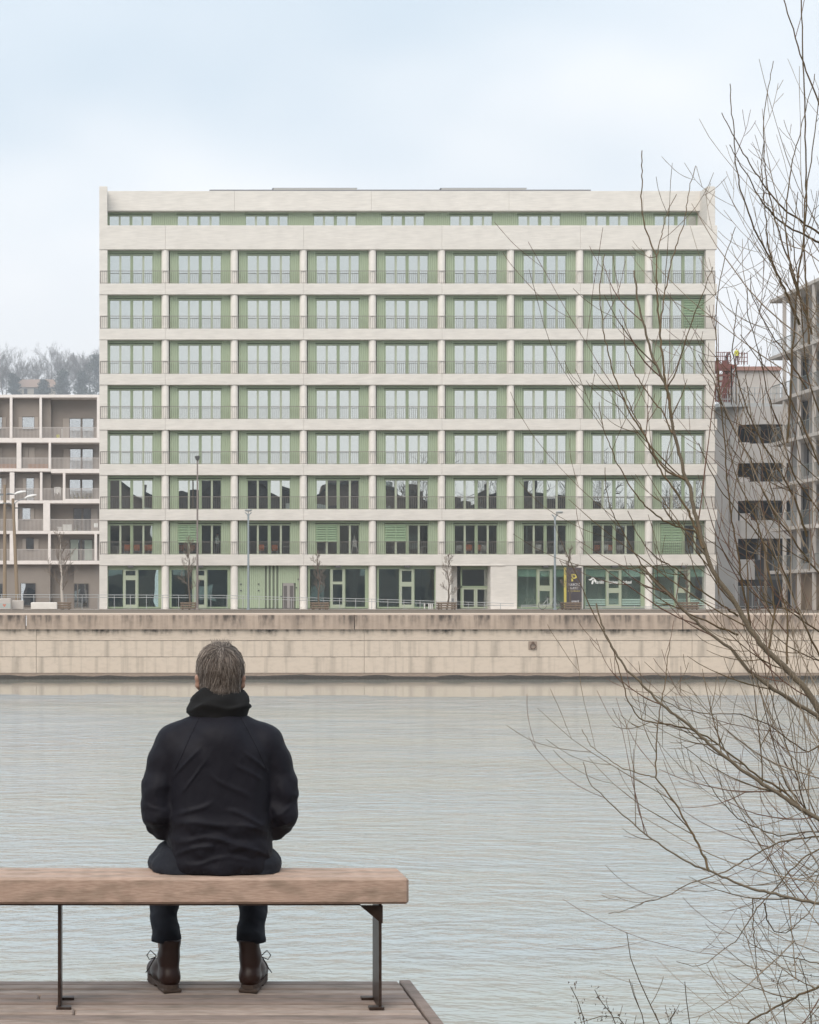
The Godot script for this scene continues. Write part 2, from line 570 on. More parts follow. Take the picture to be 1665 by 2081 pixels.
func pane_relief() -> ImageTexture:      # float panes are never quite flat
	var im := Image.create_empty(192, 192, false, Image.FORMAT_RF)
	for y in 192:
		for x in 192:
			var u := TAU * x / 192.0
			var v := TAU * y / 192.0
			im.set_pixel(x, y, Color(0.5 + 0.16 * sin(2 * u + 1.3 * sin(v)) + 0.14 * sin(3 * v + sin(2 * u) + 1.0) + 0.09 * sin(5 * u + 2 * v), 0, 0))
	return ImageTexture.create_from_image(im)

# ---------------------------------------------------------------- ground and water
func setting() -> void:
	# the dock basin: long low swell in the mesh, ripples in the relief
	var m := Mb.new()
	var sw := noise(0.22, 3, 61)
	var zs := []
	var z := -9.0
	while z > -98.95:
		zs.append(z)
		z -= clampf(-z * 0.011, 0.12, 0.7)
	zs.append(-98.95)
	var nx := 200
	var rows := []
	for zi in zs:
		var row := []
		for i in nx + 1:
			var x := lerpf(0.3 * zi - 8.0, -0.65 * zi + 8.0, float(i) / nx)
			var yy := 0.012 * sw.get_noise_2d(x * 0.55, zi * 1.6) + 0.006 * sw.get_noise_2d(x * 2.1 + 40, zi * 4.4)
			row.append(Vector3(x, yy * smoothstep(-84.0, -76.0, zi), zi))
		rows.append(row)
	var warp := noise(0.05, 2, 71)
	var patch := noise(0.12, 3, 91)
	var calm := Mb.new()
	var rippled := m
	for j in rows.size() - 1:
		for i in nx:
			m = calm if zs[j] < -80.8 + 2.2 * warp.get_noise_2d(rows[j][i].x * 1.5, 700.0) else rippled
			var q := [rows[j][i], rows[j][i + 1], rows[j + 1][i + 1], rows[j + 1][i]]
			for k in [0, 2, 1, 0, 3, 2]:
				var p: Vector3 = q[k]
				m.v.push_back(p); m.n.push_back(Vector3.UP)
				m.c.push_back(Color(1.01, 0.975, 0.90).lerp(Color(0.98, 1.0, 1.02), clampf(0.5 + 1.5 * patch.get_noise_2d(p.x * 0.35, p.z) + 0.5 * patch.get_noise_2d(p.x * 1.2, p.z * 5.0), 0.0, 1.0)))
				m.uv.push_back(Vector2(p.x * 0.042 + 0.10 * warp.get_noise_2d(p.x, p.z), p.z * 0.088 + 0.18 * warp.get_noise_2d(p.x * 0.6 + 90, p.z)))
	var w := mt("water", 0.405, 0.44, 0.447, 0.07)
	w.metallic_specular = 0.62
	w.vertex_color_use_as_albedo = true
	var t := NoiseTexture2D.new()
	t.width = 1024; t.height = 1024; t.seamless = true; t.normalize = true
	t.noise = noise(0.016, 5, 63)
	t.noise.fractal_gain = 0.62
	bump(w, t, 7.5)
	var wc := mt("water_calm", 0.34, 0.34, 0.30, 0.04)
	wc.vertex_color_use_as_albedo = true
	wc.metallic_specular = 1.0
	bump(wc, t, 0.25)
	var o := fin(self, "water", rippled, w)
	struct(fin(self, "water", calm, wc))
	o.set_meta("label", "rippled grey green water of the dock basin")
	struct(o)
	# water to either side and behind, out of the picture
	m = Mb.new()
	m.quad(Vector3(-400, -0.06, -4), Vector3(400, -0.06, -4), Vector3(400, -0.06, -99), Vector3(-400, -0.06, -99))
	o = fin(self, "basin_water", m, mt("water_far", 0.25, 0.262, 0.222, 0.15))
	struct(o)
	# the far promenade and the ground beyond it, one sheet
	m = Mb.new()
	var prof := [[-99.3, 3.97], [-119.0, 4.135], [-170.0, 4.12], [-420.0, 4.1], [-1200.0, 4.1]]
	for i in prof.size() - 1:
		m.quad(Vector3(-600, prof[i][1], prof[i][0]), Vector3(600, prof[i][1], prof[i][0]), Vector3(600, prof[i + 1][1], prof[i + 1][0]), Vector3(-600, prof[i + 1][1], prof[i + 1][0]))
	o = fin(self, "quay_ground", m, mt("quay_ground"))
	struct(o)
	# pale pavement at the foot of the buildings
	m = Mb.new()
	m.box(Vector3(20, 4.10, -119.55), Vector3(110, 0.1, 0.86))
	o = fin(self, "pavement", m, mt("white_frame"))
	struct(o)
	# the near bank: level behind the deck, sloping down to the water under the tree
	m = Mb.new()
	var bank := noise(0.5, 3, 73)
	for i in 60:
		for j in 24:
			var q := []
			for k in [[0, 0], [1, 0], [1, 1], [0, 1]]:
				var x: float = -30.0 + (i + k[0]) * 1.0
				var zz: float = 8.0 - (j + k[1]) * 0.9
				var h := 2.86 if zz > -2.4 else maxf(2.86 - (-2.4 - zz) * 0.36, -0.6)
				if x < 1.6: h = 2.7 if zz > -2.0 else maxf(2.7 - (-2.0 - zz) * 0.9, -0.6)
				q.append(Vector3(x, h + 0.07 * bank.get_noise_2d(x, zz), zz))
			m.quad(q[0], q[1], q[2], q[3])
	o = fin(self, "near_bank_ground", m, mt("bank_soil"))
	struct(o)
	m = Mb.new()
	m.quad(Vector3(-400, 2.78, 400), Vector3(400, 2.78, 400), Vector3(400, 2.78, 6), Vector3(-400, 2.78, 6))
	o = fin(self, "near_ground", m, mt("asphalt"))
	struct(o)

func stain_texture(w: int, h: int, sd: int, deep: float, base: float, amt := 0.72) -> ImageTexture:   # dark runs that start under the ledge
	var im := Image.create_empty(w, h, false, Image.FORMAT_RGB8)
	var a := noise(0.035, 4, sd)
	var b := noise(0.012, 2, sd + 1)
	var g := noise(0.05, 4, sd + 2)
	for x in w:
		var s := clampf(0.30 + 1.15 * a.get_noise_2d(x, 0) + 0.75 * b.get_noise_2d(x, 40), 0.0, 1.0)
		for y in h:
			var v := float(y) / h
			var run := s * pow(clampf(1.0 - v / deep, 0.0, 1.0), 1.5) * (0.75 + 0.8 * g.get_noise_2d(x * 1.5, y * 0.35))
			run += 0.12 * maxf(0.0, g.get_noise_2d(x * 0.6 + 300, y * 0.9)) + 0.25 * maxf(0.0, a.get_noise_2d(x * 0.9, 90 + y * 0.04)) * base
			var c := clampf(1.0 - amt * run, 0.16, 1.0)
			im.set_pixel(x, y, Color(c, c * 0.985, c * 0.965))
	return ImageTexture.create_from_image(im)

func quay_wall() -> void:
	var q := thing("quay_wall", "stained beige concrete quay wall along the far side of the water", "wall", "", Vector3(0, 0, -ZQ))
	var cop := mt("coping_stone", 0.43, 0.35, 0.295, 0.9)
	cop.albedo_texture = stain_texture(1024, 64, 101, 1.3, 1.5, 0.5)
	var wal := mt("quay_concrete", 0.56, 0.49, 0.425, 0.9)
	wal.albedo_texture = stain_texture(1024, 128, 131, 0.75, 0.5)
	var low := mt("quay_concrete_low", 0.58, 0.51, 0.445, 0.9)
	low.albedo_texture = stain_texture(1024, 64, 151, 0.001, 1.7, 0.5)
	var bumpy := ntex(0.05, 4, 18, grey(0), grey(1), 256)
	for mm in [cop, wal, low]: pass
	# joints every 19.6 m
	var jx := []
	for k in range(-3, 7): jx.append(sx(53 + 667.5 * k, ZQ))
	var y0 := sy(1250, ZQ)
	var y1 := sy(1279, ZQ)
	for k in jx.size() - 1:
		var m := Mb.new()
		var a: float = jx[k] + 0.03
		var b: float = jx[k + 1] - 0.03
		var u := k * 0.31
		m.quv(Vector3(a, y1, 0), Vector3(b, y1, 0), Vector3(b, y0 - 0.03, 0), Vector3(a, y0 - 0.03, 0), Vector2(u, 0), Vector2(u + 0.9, 1))
		m.quv(Vector3(a, y0 - 0.03, 0), Vector3(b, y0 - 0.03, 0), Vector3(b, y0, -0.03), Vector3(a, y0, -0.03), Vector2(u, 0), Vector2(u + 0.9, 0.05))
		m.quad(Vector3(a, y0, -0.03), Vector3(b, y0, -0.03), Vector3(b, y0, -0.6), Vector3(a, y0, -0.6))
		m.quad(Vector3(a, y1, -0.5), Vector3(b, y1, -0.5), Vector3(b, y1, 0), Vector3(a, y1, 0))
		m.quad(Vector3(a, y1, -0.6), Vector3(a, y1, 0), Vector3(a, y0, 0), Vector3(a, y0, -0.6))
		m.quad(Vector3(b, y1, 0), Vector3(b, y1, -0.6), Vector3(b, y0, -0.6), Vector3(b, y0, 0))
		fin(q, "coping_stone", m, cop)
	bb(q, "kerb", Vector3(-80, y0 - 0.02, -0.9), Vector3(100, sy(1246, ZQ), -0.34), mt("kerb_stone", 0.60, 0.51, 0.43, 0.9), 0.03)
	# wall courses, set back under the coping
	var ys := [1279.0, 1302.0, 1335.0, 1368.0]
	for r in 3:
		for k in jx.size() - 1:
			var m := Mb.new()
			var a: float = jx[k] + 0.62
			var b: float = jx[k + 1] + 0.60
			var ya := sy(ys[r], ZQ) - (0.0 if r == 0 else 0.012)
			var yb := sy(ys[r + 1], ZQ) + 0.012
			var u := k * 0.37 + r * 0.2
			var zf := -0.16 - 0.012 * ((k + r) % 2)
			m.quv(Vector3(a, yb, zf), Vector3(b, yb, zf), Vector3(b, ya, zf), Vector3(a, ya, zf), Vector2(u, 0), Vector2(u + (0.8 if r == 0 else 1.0), 1))
			m.quad(Vector3(a, yb, -0.4), Vector3(a, yb, zf), Vector3(a, ya, zf), Vector3(a, ya, -0.4))
			m.quad(Vector3(b, yb, zf), Vector3(b, yb, -0.4), Vector3(b, ya, -0.4), Vector3(b, ya, zf))
			m.quad(Vector3(a, ya, zf), Vector3(b, ya, zf), Vector3(b, ya, -0.4), Vector3(a, ya, -0.4))
			m.quad(Vector3(a, yb, -0.4), Vector3(b, yb, -0.4), Vector3(b, yb, zf), Vector3(a, yb, zf))
			fin(q, "wall_panel", m, wal if r == 0 else low)
	bb(q, "wall_core", Vector3(-80, -1.5, -0.7), Vector3(100, y1 + 0.2, -0.35), mt("joint_dark", 0.10, 0.085, 0.075, 0.9))
	# weed-blackened ledge at the water line
	var wl := mt("weed_black", 0.085, 0.075, 0.065, 0.85)
	tri_map(wl, ntex(0.04, 4, 27, grey(0.35), grey(1.0), 256), Vector3(0.5, 3, 0.5))
	var pl := mt("plinth_pale", 0.42, 0.33, 0.265, 0.9)
	tri_map(pl, ntex(0.04, 4, 28, grey(0.45), grey(1.0), 256), Vector3(0.25, 3, 0.3))
	bb(q, "plinth", Vector3(-80, 0.1, -0.5), Vector3(100, sy(1368.4, ZQ), -0.145), pl, 0.01)
	var m := Mb.new()
	var nn := noise(0.35, 3, 33)
	var x := -50.0
	while x < 70:
		var h0 := 0.25 + 0.13 * nn.get_noise_1d(x)
		var h1 := 0.25 + 0.13 * nn.get_noise_1d(x + 0.5)
		m.quad(Vector3(x, -0.4, -0.05), Vector3(x + 0.5, -0.4, -0.05), Vector3(x + 0.5, h1 * 0.7, -0.06), Vector3(x, h0 * 0.7, -0.06))
		m.quad(Vector3(x, h0 * 0.7, -0.06), Vector3(x + 0.5, h1 * 0.7, -0.06), Vector3(x + 0.5, h1, -0.2), Vector3(x, h0, -0.2))
		x += 0.5
	fin(q, "waterline_weed", m, wl)
	var ring := Mb.new()
	var pts := []
	for i in 17: pts.append(Vector3(0.16 * sin(TAU * i / 16.0), 0.16 * cos(TAU * i / 16.0) - 0.16, 0.03))
	var rr := []
	rr.resize(17); rr.fill(0.028)
	ring.tube(pts, rr, 6, false)
	ring.box(Vector3(0, 0.05, 0.0), Vector3(0.13, 0.14, 0.12))
	var rg := thing("mooring_ring", "rusty mooring ring on the quay wall below the parking sign", "mooring ring", "", Vector3(sx(1085, ZQ - 0.1), sy(1308, ZQ - 0.1), -ZQ - 0.09))
	fin(rg, "ring", ring, mt("rust", 0.13, 0.085, 0.06, 0.8))
	m = Mb.new()
	m.bev(Vector3(0, -0.12, -0.05), Vector3(0.52, 0.5, 0.03), 0.01)
	fin(rg, "back_plate", m, mt("rust_plate", 0.30, 0.235, 0.19, 0.9))
# ---------------------------------------------------------------- the office block
func ox(px: float) -> float: return sx(px, ZB)
func oy(py: float) -> float: return sy(py, ZB)

func office_block() -> void:
	var o := thing("office_block", "pale concrete office block of nine storeys with green window bays", "building")
	var con := mt("pale_concrete")
	var colm := mt("column_concrete")
	var x0 := ox(202)
	var x1 := ox(1458)
	var tops := []
	var bots := []
	for k in 7:
		tops.append(576.2 + 91.8 * k)
		bots.append(598.4 + 91.8 * k)
	var zr := -ZB - 0.5       # the plane of the windows
	# storey slabs: a deep one inside, a fascia beam in five lengths at the front
	for k in 8:
		var ta: float = 458.0 if k == 7 else tops[k]
		var ba: float = 507.0 if k == 7 else bots[k]
		var ya := oy(ba)
		var yb := oy(ta)
		var cuts := [202.0, 336.3, 617.5, 898.5, 1179.7, 1458.0]
		for j in 5:
			var jit := 0.004 * ((j + k) % 3)
			bb(o, "fascia_beam", Vector3(ox(cuts[j]) + 0.004, ya, -ZB - 0.62), Vector3(ox(cuts[j + 1]) - 0.004, yb, -ZB + jit), con, 0.015)
		bb(o, "floor_slab", Vector3(x0 + 0.02, ya + 0.004, -ZB - 8.0), Vector3(x1 - 0.02, (yb if k == 7 else yb - 0.1), -ZB - 0.625), mt("interior_floor"))
	# solid back and sides, light-tight
	bb(o, "back_wall", Vector3(x0 + 0.05, 4.0, -ZB - 8.3), Vector3(x1 - 0.2, oy(459), -ZB - 8.02), mt("interior_wall"))
	bb(o, "side_wall", Vector3(x0 + 0.005, 4.0, -ZB - 8.0), Vector3(x0 + 0.12, oy(459), -ZB - 0.64), con)
	bb(o, "side_wall", Vector3(x1 - 0.33, 4.0, -ZB - 8.0), Vector3(x1 - 0.20, oy(459), -ZB - 0.64), con)
	bb(o, "ground_floor_slab", Vector3(x0 + 0.1, 4.0, -ZB - 8.0), Vector3(x1 - 0.2, 4.15, -ZB - 0.1), mt("interior_floor"))
	# party walls between the bays
	for k in 8:
		var px := 336.3 + 140.7 * k
		bb(o, "partition", Vector3(ox(px) - 0.05, 4.16, -ZB - 8.0), Vector3(ox(px) + 0.05, oy(510), -ZB - 0.66), mt("interior_wall"))
	# end piers and round columns, storey by storey
	for k in 8:
		var yt := oy(507.0 if k == 0 else bots[k - 1])
		var yb := oy(tops[k]) if k < 7 else 4.12
		bb(o, "end_pier", Vector3(x0 + 0.01, yb, -ZB - 0.6), Vector3(ox(218.6), yt, -ZB - 0.05), con)
		bb(o, "end_pier", Vector3(ox(1435.5), yb, -ZB - 0.6), Vector3(ox(1453.8), yt, -ZB - 0.05), con)
		for j in 8:
			if k == 7 and (j == 4 or j == 5): continue
			var key := "col %d" % (1 if k == 7 else 0)
			if not boxes.has(key):
				var m := Mb.new()
				m.lathe(Vector3.ZERO, [[0.275, 0.0], [0.275, yt - yb]], 24)
				boxes[key] = m.mesh(colm)
			put(o, "column", boxes[key], null, Vector3(ox(336.3 + 140.7 * j), yb, -ZB - 0.33))
	# bays of windows
	var shared := {}
	for k in 7:
		var yt := oy(507.0 if k == 0 else bots[k - 1]) - 0.002
		var yb := oy(tops[k]) - 0.02
		for j in 9:
			var blind := 0
			if k == 6 and j in [1, 3, 4]: blind = [0, 36, 0, 35, 33][j]
			if k == 6 and j == 8: blind = 70
			if k == 1 and j == 8: blind = -70
			var off := 0.0 if j > 0 else 0.9
			window_bay(o, shared, 219.5 + 140.7 * j + off, j == 0, j == 8, yb, yt, zr, blind, k)
	# balcony rails with their bars
	for k in 7:
		var ya := oy(tops[k])
		var key := "rail"
		if not boxes.has(key):
			var m := Mb.new()
			var a := ox(204.5)
			var b := ox(1453.5)
			m.box(Vector3((a + b) / 2, 0.92, -ZB - 0.03), Vector3(b - a, 0.035, 0.03))
			m.box(Vector3((a + b) / 2, 0.05, -ZB - 0.03), Vector3(b - a, 0.02, 0.02))
			m.box(Vector3(a, 0.46, -ZB - 0.03), Vector3(0.05, 0.92, 0.035))
			m.box(Vector3(b, 0.46, -ZB - 0.03), Vector3(0.05, 0.92, 0.035))
			m.box(Vector3(b, 0.92, -ZB - 0.32), Vector3(0.035, 0.03, 0.55))
			m.box(Vector3(a, 0.92, -ZB - 0.32), Vector3(0.035, 0.03, 0.55))
			boxes[key] = m.mesh(mt("rail_metal"))
			var q := Mb.new()
			var n := 312
			for i in range(1, n): q.box(Vector3(lerpf(a, b, float(i) / n), 0.48, -ZB - 0.03), Vector3(0.013, 0.86, 0.022))
			for i in 5:
				q.box(Vector3(b, 0.48, -ZB - 0.1 - 0.11 * i), Vector3(0.02, 0.86, 0.03))
				q.box(Vector3(a, 0.48, -ZB - 0.1 - 0.11 * i), Vector3(0.02, 0.86, 0.03))
			boxes["bars"] = q.mesh(mt("rail_metal"))
		var r := put(o, "balcony_railing", boxes[key], null, Vector3(0, ya, 0))
		stuff(put(r, "bars", boxes["bars"]))
	# the set-back top storey
	var d := ZB + 1.55
	var yt := sy(388, d)
	var ym := sy(428.3, d)
	var cuts := [219.0, 430.0, 500.0, 760.0, 1030.0, 1250.0, 1424.0]
	cuts = [219.0, 477.0, 755.0, 1035.0, 1308.0, 1424.0]
	for j in 5:
		bb(o, "roof_fascia", Vector3(sx(cuts[j], d) + 0.004, ym, -d - 0.5), Vector3(sx(cuts[j + 1], d) - 0.004, yt, -d), con, 0.012)
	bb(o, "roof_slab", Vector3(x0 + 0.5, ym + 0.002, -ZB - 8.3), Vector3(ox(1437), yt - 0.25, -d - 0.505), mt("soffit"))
	bb(o, "end_wall", Vector3(x0 + 0.003, oy(458.5), -ZB - 8.3), Vector3(ox(218.6), oy(378.5), -ZB - 0.004), con, 0.02)
	bb(o, "end_wall", Vector3(ox(1437.8), oy(458.5), -ZB - 8.3), Vector3(ox(1453.8), oy(378.5), -ZB - 0.004), con, 0.02)
	bb(o, "back_wall", Vector3(x0 + 0.6, oy(458.0), -ZB - 8.28), Vector3(ox(1437) - 0.1, ym, -ZB - 8.1), mt("interior_wall"))
	var dw := ZB + 2.1
	for j in 9:
		window_bay(o, shared, 218.5 + 138.4 * j, j == 0, j == 8, oy(459), ym - 0.002, -dw, 0, 9)
	# roof edge, plant boxes and skylights
	var dr := ZB + 5.0
	bb(o, "roof_edge", Vector3(sx(426, dr), yt - 0.4, -dr - 2), Vector3(sx(1201, dr), sy(385.3, dr), -dr), mt("roof_grey", 0.20, 0.20, 0.21, 0.6))
	for q in [[554.0, 726.0], [895.0, 1070.0]]:
		bb(o, "roof_light", Vector3(sx(q[0] + 2, dr + 0.6), sy(386, dr), -dr - 1.9), Vector3(sx(q[1] - 1, dr + 0.6), sy(379.5, dr), -dr - 0.5), mt("plant_box", 0.5, 0.49, 0.46, 0.7))
		bb(o, "roof_light_lid", Vector3(sx(q[0], dr + 0.6), sy(379.5, dr), -dr - 2.0), Vector3(sx(q[1], dr + 0.6), sy(378.3, dr), -dr - 0.52), mt("roof_grey"))
	ground_floor(o)

# one bay: cladding left and right of a window of two pairs of casements
func window_bay(o: Node3D, shared: Dictionary, pl: float, first: bool, last: bool, yb: float, yt: float, z: float, blind: int, storey: int) -> void:
	var s := 28.0
	var xl := sx(pl + 1.5, ZB + 0.0) if storey < 9 else sx(pl + 2.5, -z)
	var kk := 1.0 if storey < 9 else 138.4 / 140.7 * 28.0 / 27.52
	var w := 90.3 / s * kk
	var h := yt - yb
	var top := 0
	var key := "wf%d" % storey if storey in [0, 9] else "wf"
	if not shared.has(key):
		var fr := Mb.new()
		var head := 0.31 if storey < 9 else 0.24
		# blind box with its channel, sides, middle post
		fr.box(Vector3(w / 2, h - head / 2 + 0.06, 0.0), Vector3(w, head - 0.12, 0.10))
		fr.box(Vector3(w / 2, h - head + 0.03, 0.03), Vector3(w, 0.06, 0.14))
		for q in [[0.0, 2.4], [43.2, 49.3], [88.2, 90.3]]:
			fr.box(Vector3((q[0] + q[1]) / 2 / s * kk, (h - head) / 2, 0.0), Vector3((q[1] - q[0]) / s * kk, h - head, 0.12))
		fr.box(Vector3(46.25 / s * kk, h / 2, 0.075), Vector3(0.045, h, 0.05))
		shared[key] = fr.mesh(mt("frame_green"))
		var mu := Mb.new()
		for q in [[21.0, 25.0], [68.0, 72.0]]:
			mu.box(Vector3((q[0] + q[1]) / 2 / s * kk, (h - head) / 2, 0.0), Vector3((q[1] - q[0]) / s * kk, h - head, 0.10))
		for q in [[2.4, 21.0], [25.0, 43.2], [49.3, 68.0], [72.0, 88.2]]:
			var a: float = q[0] / s * kk
			var b: float = q[1] / s * kk
			mu.box(Vector3((a + b) / 2, h - head - 0.025, -0.005), Vector3(b - a, 0.05, 0.075))
			mu.box(Vector3((a + b) / 2, 0.04, -0.005), Vector3(b - a, 0.08, 0.075))
		shared[key + "m"] = mu.mesh(mt("frame_pale"))
		var pw := []
		for q in [[2.4, 21.0], [25.0, 43.2], [49.3, 68.0], [72.0, 88.2]]:
			pw.append([q[0] / s * kk, q[1] / s * kk, h - head])
		shared[key + "p"] = pw
	var win := put(o, "window", shared[key], null, Vector3(xl, yb, z))
	put(win, "casement", shared[key + "m"])
	for q in shared[key + "p"]:
		var pn := bb(win, "pane", Vector3(q[0], 0.08, -0.012), Vector3(q[1], q[2] - 0.05, 0.0), mt("clear_glass") if storey == 6 else mt("window_glass"))
		pn.rotation = Vector3(rng.randf_range(-0.003, 0.003), rng.randf_range(-0.006, 0.006), 0)   # no two sashes hang quite true
	# cladding boards
	var zc := z + 0.03
	var bay_l := -15.8 / s * kk if storey < 9 else -25.15 / s
	var bay_r := (90.3 + 18.6) / s * kk if storey < 9 else (90.3 * kk + 25.2) / s
	if not first: clad(o, shared, xl + bay_l, xl, yb, h, zc)
	else: bb(o, "window_jamb", Vector3(xl - 0.12, yb, z - 0.06), Vector3(xl, yb + h, z + 0.06), mt("cladding_green"))
	if not last: clad(o, shared, xl + w, xl + bay_r, yb, h, zc)
	else: bb(o, "window_jamb", Vector3(xl + w, yb, z - 0.06), Vector3(xl + w + (0.14 if storey < 9 else 0.02), yb + h, z + 0.06), mt("cladding_green"))
	# venetian blinds outside the left (or right) pair of casements
	if blind != 0:
		var bl := Mb.new()
		var a := (47.5 / s if blind < 0 else 0.0) + 0.0
		var b := a + 43.6 / s
		var hh := absf(blind) / s
		if absf(blind) > 60: hh = h - 0.3
		var n := int(hh / 0.115)
		for i in n:
			bl.box(Vector3((a + b) / 2, h - 0.27 - (i + 0.5) * hh / n, 0.10), Vector3(b - a, 0.012, 0.095), Basis(Vector3.RIGHT, 0.75))
		bl.box(Vector3((a + b) / 2, h - 0.29 - hh, 0.10), Vector3(b - a, 0.05, 0.05))
		for i in 3: bl.box(Vector3(lerpf(a, b, 0.08 + 0.42 * i), h - 0.27 - hh / 2, 0.15), Vector3(0.012, hh, 0.006))
		var bo := fin(o, "venetian_blind", bl, mt("blind_green"), Vector3(xl, yb, z))
		stuff(bo)
	# white sheers inside some upper windows
	if storey < 5 and rng.randf() < 0.45:
		var q: Array = shared[key + "p"][rng.randi() % 4]
		var cu := Mb.new()
		var hh: float = (q[2] as float) * [0.45, 0.5, 1.0][rng.randi() % 3] - 0.1
		var n := 8
		for i in n:
			var xa := lerpf(q[0], q[1], float(i) / n)
			var xb := lerpf(q[0], q[1], float(i + 1) / n)
			cu.quad(Vector3(xa, 0.1, -0.2 + 0.02 * (i % 2)), Vector3(xb, 0.1, -0.2 + 0.02 * ((i + 1) % 2)), Vector3(xb, hh, -0.2 + 0.02 * ((i + 1) % 2)), Vector3(xa, hh, -0.2 + 0.02 * (i % 2)))
		fin(win, "curtain", cu, mt("curtain"))

func clad(o: Node3D, shared: Dictionary, a: float, b: float, yb: float, h: float, z: float) -> void:
	var key := "clad %.2f %.2f" % [b - a, h]
	if not shared.has(key):
		var m := Mb.new()
		var n := maxi(1, int(round((b - a) / 0.14)))
		var w := (b - a) / n
		m.box(Vector3((b - a) / 2, h / 2, -0.05), Vector3(b - a, h, 0.03))
		for i in n:
			m.bev(Vector3((i + 0.5) * w, h / 2, 0.0), Vector3(w - 0.022, h, 0.05), 0.012)
		shared[key] = m.mesh(mt("cladding_green"))
	stuff(put(o, "cladding_boards", shared[key], null, Vector3(a, yb, z)))

func ground_floor(o: Node3D) -> void:
	var z := -ZB - 0.45
	var d := ZB + 0.45
	var yt := oy(1149.2) - 0.003
	var y0 := oy(1236.5)
	var fg := mt("frame_green")
	var fp := mt("frame_pale")
	# [bay left, bay right, glass left a-b, door a-b, transom top, transom bottom, door glass top, glass right a-b, head]
	var bays := [
		[218.6, 328.4, 220.5, 250.0, 251.0, 280.0, 1160.0, 1169.5, 1179.0, 281.7, 322.0, 1158.0],
		[344.0, 469.5, 349.0, 391.0, 394.0, 420.0, 1160.0, 1169.5, 1179.0, 421.7, 462.5, 1158.0],
		[625.5, 750.0, 630.0, 670.8, 671.6, 700.5, 1157.6, 1182.0, 1187.5, 702.0, 742.0, 1156.5],
		[766.0, 887.0, 770.0, 811.0, 812.0, 841.0, 1160.0, 1182.5, 1192.0, 842.4, 883.0, 1156.5],
		[1051.0, 1172.0, 1052.0, 1090.0, 1091.6, 1122.0, 1160.0, 1190.0, 1201.0, 1123.0, 1165.0, 1157.0],
		[1187.5, 1312.5, 1190.0, 1231.0, 1232.0, 1262.0, 1160.5, 1195.0, 1205.0, 1263.0, 1302.0, 1157.0],
		[1328.5, 1435.5, 1330.0, 1370.0, 1371.5, 1402.0, 1160.5, 1195.0, 1205.0, 1402.5, 1432.5, 1157.0]]
	var gl := mt("shop_glass")
	var n := 0
	bb(o, "partition", Vector3(ox(1051.0), 4.16, -ZB - 2.3), Vector3(ox(1435.0), oy(1150), -ZB - 2.2), mt("added_pale_wall", 0.50, 0.70, 0.58, 0.9))  # pale wall added close behind the glass to brighten these bays
	for b in bays:
		gl = mt("clear_glass") if n >= 4 else mt("shop_glass")
		var f := Mb.new()
		var yh := sy(b[11], d)
		var L := sx(b[0], d) + 0.0
		var R := sx(b[1], d)
		f.box(Vector3((L + R) / 2, (yt + yh) / 2, z), Vector3(R - L, yt - yh, 0.08))
		f.box(Vector3((L + R) / 2, y0 + 0.06, z), Vector3(R - L, 0.12, 0.10))
		for q in [[b[0], b[2]], [b[3], b[4]], [b[5], b[9]], [b[10], b[1]]]:
			var a: float = sx(q[0], d)
			var c: float = sx(q[1], d)
			if c - a > 0.012: f.box(Vector3((a + c) / 2, (y0 + yh) / 2, z), Vector3(c - a, yh - y0, 0.12))
		var w := fin(o, "shopfront", f, fg)
		for q in [[b[2], b[3]], [b[9], b[10]]]:
			bb(w, "pane", Vector3(sx(q[0], d), y0 + 0.12, z - 0.02), Vector3(sx(q[1], d), yh, z - 0.005), gl)
		# the door with its transom light
		var dm := Mb.new()
		var a := sx(b[4], d)
		var c := sx(b[5], d)
		var e := 0.17
		var t0 := sy(b[6], d)
		var t1 := sy(b[7], d)
		var t2 := sy(b[8], d)
		dm.box(Vector3(a + e / 2, (y0 + yh) / 2, z + 0.02), Vector3(e, yh - y0, 0.14))
		dm.box(Vector3(c - e / 2, (y0 + yh) / 2, z + 0.02), Vector3(e, yh - y0, 0.14))
		for q in [[yh, t0], [t1, t2], [y0 + 0.28, y0]]:
			dm.box(Vector3((a + c) / 2, (q[0] + q[1]) / 2, z + 0.02), Vector3(c - a - 2 * e, absf(q[0] - q[1]), 0.13))
		var dd := fin(o, "door", dm, fp)
		bb(dd, "pane", Vector3(a + e, t1, z - 0.01), Vector3(c - e, t0, z + 0.005), gl)
		bb(dd, "pane", Vector3(a + e, y0 + 0.28, z - 0.01), Vector3(c - e, t2, z + 0.005), gl)
		bb(dd, "handle", Vector3(a + e * 0.4, y0 + 0.85, z + 0.09), Vector3(a + e * 0.4 + 0.035, y0 + 1.35, z + 0.12), mt("galvanised"))
		bb(o, "ceiling_lamp", Vector3((a + c) / 2 - 0.2, yt - 0.14, z + 0.1), Vector3((a + c) / 2 + 0.2, yt, z + 0.4), mt("dark_metal"))
		if n >= 4:      # roller blinds pulled a little way down, and frosted bands on the glass
			for q in [[b[2], b[3]], [b[4] + 4.5, b[5] - 4.5], [b[9], b[10]]]:
				bb(o, "roller_blind", Vector3(sx(q[0], d), sy(1172.0, d), z - 0.06), Vector3(sx(q[1], d), yh, z - 0.045), mt("roller_green"))
				if n >= 5:
					for r in 4:
						bb(o, "frosted_band", Vector3(sx(q[0], d), sy(1219.0 + 3.4 * r, d), z + 0.001), Vector3(sx(q[1], d), sy(1217.4 + 3.4 * r, d), z + 0.003), mt("frost", 0.38, 0.52, 0.46, 0.8))
		n += 1
	# bay of solid boards with slots and a lift door
	var xa := ox(485.0)
	var xb := ox(609.7)
	var bd := 0.14
	var k := 0
	var x := xa
